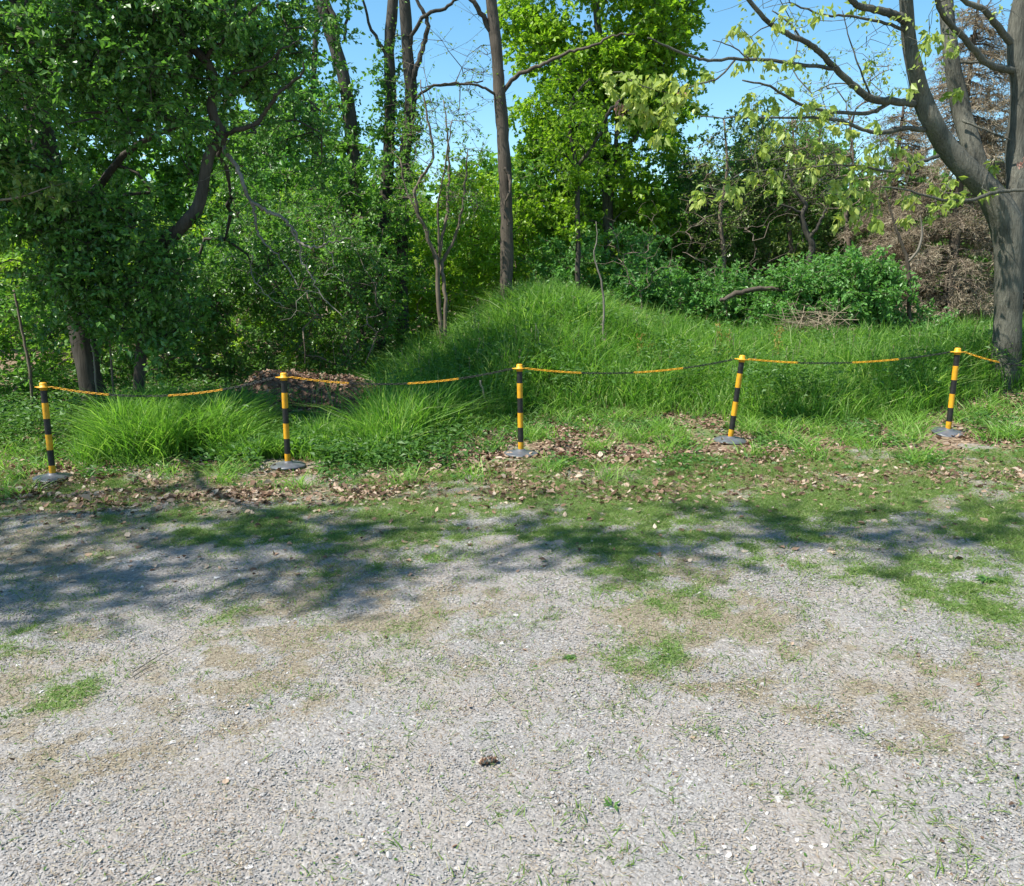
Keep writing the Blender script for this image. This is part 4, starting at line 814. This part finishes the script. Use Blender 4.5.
bl((905, 30, 3.4, 9.3), (880, 22, 2.6, 9.2), (850, 16, 2.2, 9.1), (820, 14, 2, 9), (790, 2, 1.4, 8.9))
bl((952, 60, 3, 10), (965, 62, 3, 9.9), (980, 62, 2, 9.8)); bl((962, 120, 2.4, 9.8), (985, 130, 2, 9.7), (1010, 140, 1.6, 9.6))
bl((866, 167, 1.6, 9), (850, 178, 1.3, 9), (820, 180, 1, 9)); bl((872, 100, 2, 9.1), (860, 70, 1.6, 9), (850, 40, 1.2, 9), (842, 10, .8, 9))
bl((805, 44, 2, 8.7), (790, 24, 1.6, 8.7), (772, 10, 1.2, 8.7)); bl((750, 60, 1.6, 8.3), (735, 48, 1.2, 8.3), (712, 40, .8, 8.2))
# pale leaf clusters hang from the outer branches
pts = [(800, 150), (812, 165), (822, 140), (835, 150), (848, 165), (858, 178), (866, 190), (872, 205), (850, 200), (838, 215), (826, 190), (880, 160), (890, 148), (905, 150), (915, 190), (928, 182), (940, 196), (955, 188), (963, 192), (935, 205), (905, 210), (880, 215), (792, 130), (780, 120), (768, 140), (760, 110), (745, 105), (750, 90), (772, 95), (790, 85), (800, 100), (815, 95), (830, 105), (700, 185), (725, 190), (708, 195), (735, 180), (760, 175), (775, 165), (785, 185), (898, 170), (910, 160), (918, 40), (940, 35), (958, 45), (870, 125), (852, 135), (840, 128), (858, 150), (870, 150), (885, 135), (828, 160), (815, 120), (765, 60), (740, 65), (712, 75), (840, 200), (862, 215), (990, 165), (986, 185), (905, 88), (870, 60), (930, 30), (860, 5), (815, 10), (780, 15), (760, 45), (795, 60), (735, 20), (750, 35), (958, 90), (850, 190), (832, 178), (905, 200), (950, 180)]
T = np.array([P(a + random.uniform(-5, 5), b + random.uniform(-4, 4), 8.3 + .9 * (a - 700) / 260 + random.uniform(-.4, .4)) for a, b in pts])
T2 = np.array([P(a, b, 7.9 + random.uniform(-.2, .2)) for a, b in [(612, 72), (622, 72), (630, 80), (640, 80), (652, 84), (612, 85), (636, 95), (648, 72), (670, 80), (672, 92), (686, 84), (655, 112), (663, 118), (668, 116), (655, 134), (628, 118), (640, 100), (690, 95), (676, 72), (645, 112), (668, 100)]])
T3 = inball(90, [MP(800, 40, 8.8, 1.7, .8, .9), MP(890, -30, 9.3, 2.0, 1.2, 1.0), MP(980, -20, 9.8, 1.2, 1.2, .9), MP(960, -160, 9.6, 2.2, 1.6, 1.0), MP(800, -110, 9, 1.3, 1, .9)], .35, .5, 6)
TA = np.concatenate([T, T2, T3])
for pth, rad in grow(np.concatenate(sk), TA, r0=.0032, maxr=.014, jit=.025, step=.22): bm_.tube(pth, rad, 5, cap=False)
d_ = inball(130, [MP(830, 60, 8.8, 1.6, .8, 1.4), MP(920, -20, 9.3, 1.6, 1, 1.2)], .2, .5, 8)
for pth, rad in grow(np.concatenate(sk), d_, r0=.0022, maxr=.008, jit=.03, step=.25): bm_.tube(pth, rad, 4, cap=False)
bm_.build('branches', M['greybark'], big, smooth=True)
fm = MB(); foliage(fm, np.concatenate([T, T2]), K=3, Lv=6, tw=.13, size=.088, aspect=.62, hang=.7, up=.4, flat=.5); foliage(fm, T3, K=4, Lv=4, tw=.22, size=.05, hang=.4, up=.4)
fm.build('young_leaves', M['paleleaf'], big)
for q3 in ((677, 97, 7.9), (621, 104, 7.9), (1020, 160, 9.3)): fm = MB(); foliage(fm, np.array([P(*q3)]), K=3, Lv=7, tw=.07, size=.05, hang=1.2, up=.2); fm.build('seed_cluster', M['pink'], big)['label'] = 'pinkish brown hanging seed cluster'

# overhanging pale sprig at the left edge belongs to a tree just outside; its limb comes from beyond the frame
tx = -7.0
r = thing('tree', 'yellow green tree at the left edge reaching in with pale leafy sprigs', 'tree', (tx, 8.2, float(ground(tx, 8.2)))); tm = MB()
tm.tube(spline([(tx, 8.2, -.3), (tx + .1, 8.2, 1.5), (tx, 8.2, 3.2), (tx - .1, 8.1, 5.5), (tx - .6, 7.2, 7.2), (tx - .9, 6, 8.2)], 6), np.linspace(.15, .05, 31), 10, rough=.2); tm.build('trunk', M['bark2'], r, smooth=True)
bm_ = MB(); A0 = np.array([tx + .05, 8.2, 2.2]); E1 = np.array(P(0, 200, 8)); E2 = np.array(P(52, 186, 7.9)); S = spline([A0, (A0 + E1) / 2 + [0, 0, .15], E1, E2], 6); bm_.tube(S, np.linspace(.03, .004, len(S)), 6)
A1 = np.array([tx + .05, 8.15, 3.8]); E3 = np.array(P(5, 44, 8)); E4 = np.array(P(75, 38, 7.8)); S_ = spline([A1, E3, E4], 6); bm_.tube(S_, np.linspace(.025, .003, len(S_)), 6)
TC = inball(420, [(-9.2, 3.0, 8.6, 1.8, 1.6, 1.0, 1), (-7.4, 2.5, 8.2, 2.0, 1.3, .8, .9), (-5.6, 2.9, 8.8, 2.0, .9, .6, .9), (-8.4, 1.5, 8.6, 1.3, .7, .7, .6), (-4.0, 2.7, 8.9, 2.6, .6, .5, 1.0)], .46, .6, 12)
A2 = np.array([tx - .8, 6.4, 8.0]); S2_ = spline([A2, (-7.7, 4.6, 8.3), (-6.4, 3.2, 8.5), (-4.6, 2.8, 8.8)], 6); bm_.tube(S2_, np.linspace(.06, .02, len(S2_)), 6)
for pth, rad in grow(S2_, TC, r0=.004, maxr=.03, jit=.04, step=.3): bm_.tube(pth, rad, 4, cap=False)
T = np.array([P(a, b, 8) for a, b in [(5, 170), (18, 178), (30, 172), (45, 178), (55, 186), (25, 190), (60, 200), (8, 190), (48, 196), (70, 182), (12, 15), (25, 10), (8, 30), (30, 25), (20, 38), (-20, 180), (-30, 40), (-25, 10)]])
for pth, rad in grow(np.concatenate([S, S_]), T, r0=.003, maxr=.01, jit=.02, step=.2): bm_.tube(pth, rad, 5, cap=False)
bm_.build('branches', M['twig'], r, smooth=True); fm = MB(); foliage(fm, T, K=4, Lv=6, tw=.16, size=.075, hang=.4, up=.5); foliage(fm, TC, K=5, Lv=7, tw=.45, size=.085); fm.build('young_leaves', M['olive'], r)

for lab, px, py, Yd, rx, rz, nn in (('fine bare twig tangle in front of the shrubs below the lime green crown', 640, 245, 13.6, 1.1, .8, 60), ('bare twiggy brush in front of the scrub below the open sky', 735, 225, 13.9, 1.2, .9, 70), ('bare thin brush before the dark shrub behind the leaf heap', 335, 290, 10.6, .8, .8, 45)):
    x, y, z = G(px, Yd); bm_ = MB(); T = inball(nn, [MP(px, py, Yd, rx, .5, rz)], .3, .5, px)
    for pth, rad in grow(np.array([[x + dx, y, z + h_] for dx in (-.4, 0, .4) for h_ in (0, .3, .6)]), T, r0=.0026, maxr=.009, jit=.015, step=.2): bm_.tube(pth, rad, 4, cap=False)
    tag(bm_.build('bare_brush', M['twig'], None, origin=(x, y, z)), lab, 'brush', 'bare brush in the woods')
# far woods: one mass of leaves beyond everything else
n = 5200; x = rng.uniform(-26, 26, n); y = rng.uniform(20, 34, n); top = 2.0 + 3.4 * fb(x, y, 3, 201) + 1.5 * ss(0, -8, x); z = ground(x, y) + top * rng.random(n) ** .7
fm = MB(); foliage(fm, np.stack([x, y, z], 1), K=4, Lv=7, tw=.55, size=.22, aspect=.8); x = rng.uniform(-22, 22, 160); y = rng.uniform(20, 30, 160)
tag(fm.build('distant_woods', M['midleaf']), 'mass of green foliage in the far woods behind all the trees', 'woods', None, 'stuff')

# ------------------------------------------------------------------ leaf heap
hx, hy, hz = G(314, 10.0); hz += .14; mb_ = MB(); n = 40; a = np.linspace(0, 1, n)
XX, YY = np.meshgrid(np.linspace(-1.25, 1.25, 50), np.linspace(-.8, .8, 34)); hh = .42 * np.exp(-(XX / .85) ** 4 * .7 - (YY / .5) ** 2) + .12 * np.exp(-((XX + .8) / .4) ** 2 - (YY / .4) ** 2) + (fb(XX, YY, .2, 301) - .5) * .08 - .05
V = np.stack([XX + hx, YY + hy, hh + hz], -1).reshape(-1, 3); i, j = np.meshgrid(np.arange(49), np.arange(33)); q = (j * 50 + i).ravel()
mb_.add(V, np.stack([q, q + 1, q + 51, q + 50], 1), .15)
k = rng.integers(0, len(V), 5200); LL = V[k] + rng.normal(0, .03, (5200, 3)) * [1, 1, .4] + [0, 0, .015]; deadleaves(mb_, LL, .025, .065, .55, rb=np.clip(rng.normal(.45, .22, 5200), 0, .95))
tag(mb_.build('leaf_heap', M['deadleaf'], None, origin=(hx, hy, hz)), 'heap of raked brown leaves and mulch in the shade behind the second post', 'leaf heap')
# pine cone on the gravel
u, yy, zz = ray(487, 762); Yd = yy / zz * (0.02 - CAMZ); x = u / yy * Yd; z = float(ground(x, Yd)) + .016; mb_ = MB()
cs = spline([(-.03, -.008, 0), (-.015, -.003, 0), (.01, .003, 0), (.03, .008, 0)], 4) + [x, Yd, z]; mb_.tube(cs, np.interp(np.linspace(0, 1, len(cs)), [0, .35, 1], [.003, .011, .004]), 9)
k = 90; t_ = rng.random(k); a = rng.random(k) * 6.283; rr_ = np.interp(t_, [0, .35, 1], [.004, .013, .005]); c = np.stack([np.interp(t_, np.linspace(0, 1, len(cs)), cs[:, q]) for q in range(3)], 1); rd = np.stack([np.zeros(k), np.cos(a), np.sin(a)], 1)
leaves(mb_, c + rd * rr_[:, None] * .7, rd * .8 + [.6, .1, 0], rd * -.5 + [.8, 0, 0], .012, .010, rng.uniform(0, .35, k), droop=0)
tag(mb_.build('pine_cone', M['deadleaf'], None, origin=(x, Yd, z)), 'small brown pine cone lying alone on the pale gravel', 'pine cone')
# a few larger single weeds on the gravel
def rosette(label, px, py, n, s):
    u, yy, zz = ray(px, py); Yd = yy / zz * (0.02 - CAMZ); x = u / yy * Yd; z = float(ground(x, Yd)) + .005; mb_ = MB(); a = rng.random(n) * 6.283
    leaves(mb_, np.tile([x, Yd, z], (n, 1)) + rng.normal(0, .004, (n, 3)) * [1, 1, .2], np.stack([np.cos(a), np.sin(a), rng.uniform(.1, .6, n)], 1), np.tile([0, 0, 1.], (n, 1)), s * rng.uniform(.6, 1.2, n), s * .3, rng.random(n), droop=.3)
    tag(mb_.build('weed', M['weed'], None, origin=(x, Yd, z)), label, 'weed', 'single weeds on the gravel')
rosette('broad leaved weed alone on the gravel to the right of the pine cone', 612, 808, 7, .035)
rosette('bright green tuft of weed on the gravel above and right of the pine cone', 571, 658, 26, .035)
rosette('dark green spiky weed by the grass patch at the right of the gravel', 985, 592, 22, .07)
# twigs lying on the ground
for lab, a_, b_2 in (('thin brown twig on the gravel below the tree shade at left', (134, 690), (158, 678)), ('grey stick lying in the shaded gravel at the far left', (12, 656), (34, 658)), ('longest thin twig lying on the gravel below the tree shade', (134, 685), (180, 658))):
    pp = []
    for (px, py) in (a_, ((a_[0] + b_2[0]) / 2 + 1, (a_[1] + b_2[1]) / 2 - 2), b_2):
        u, yy, zz = ray(px, py); Yd = yy / zz * (-.08 - CAMZ); x = u / yy * Yd; pp.append((x, Yd, float(ground(x, Yd)) + .012))
    mb_ = MB(); mb_.tube(spline(pp, 5), np.linspace(.0035, .0012, 11), 5); tag(mb_.build('twig', M['deadwood'], None, origin=pp[0], smooth=True), lab, 'twig', 'twigs on the gravel')
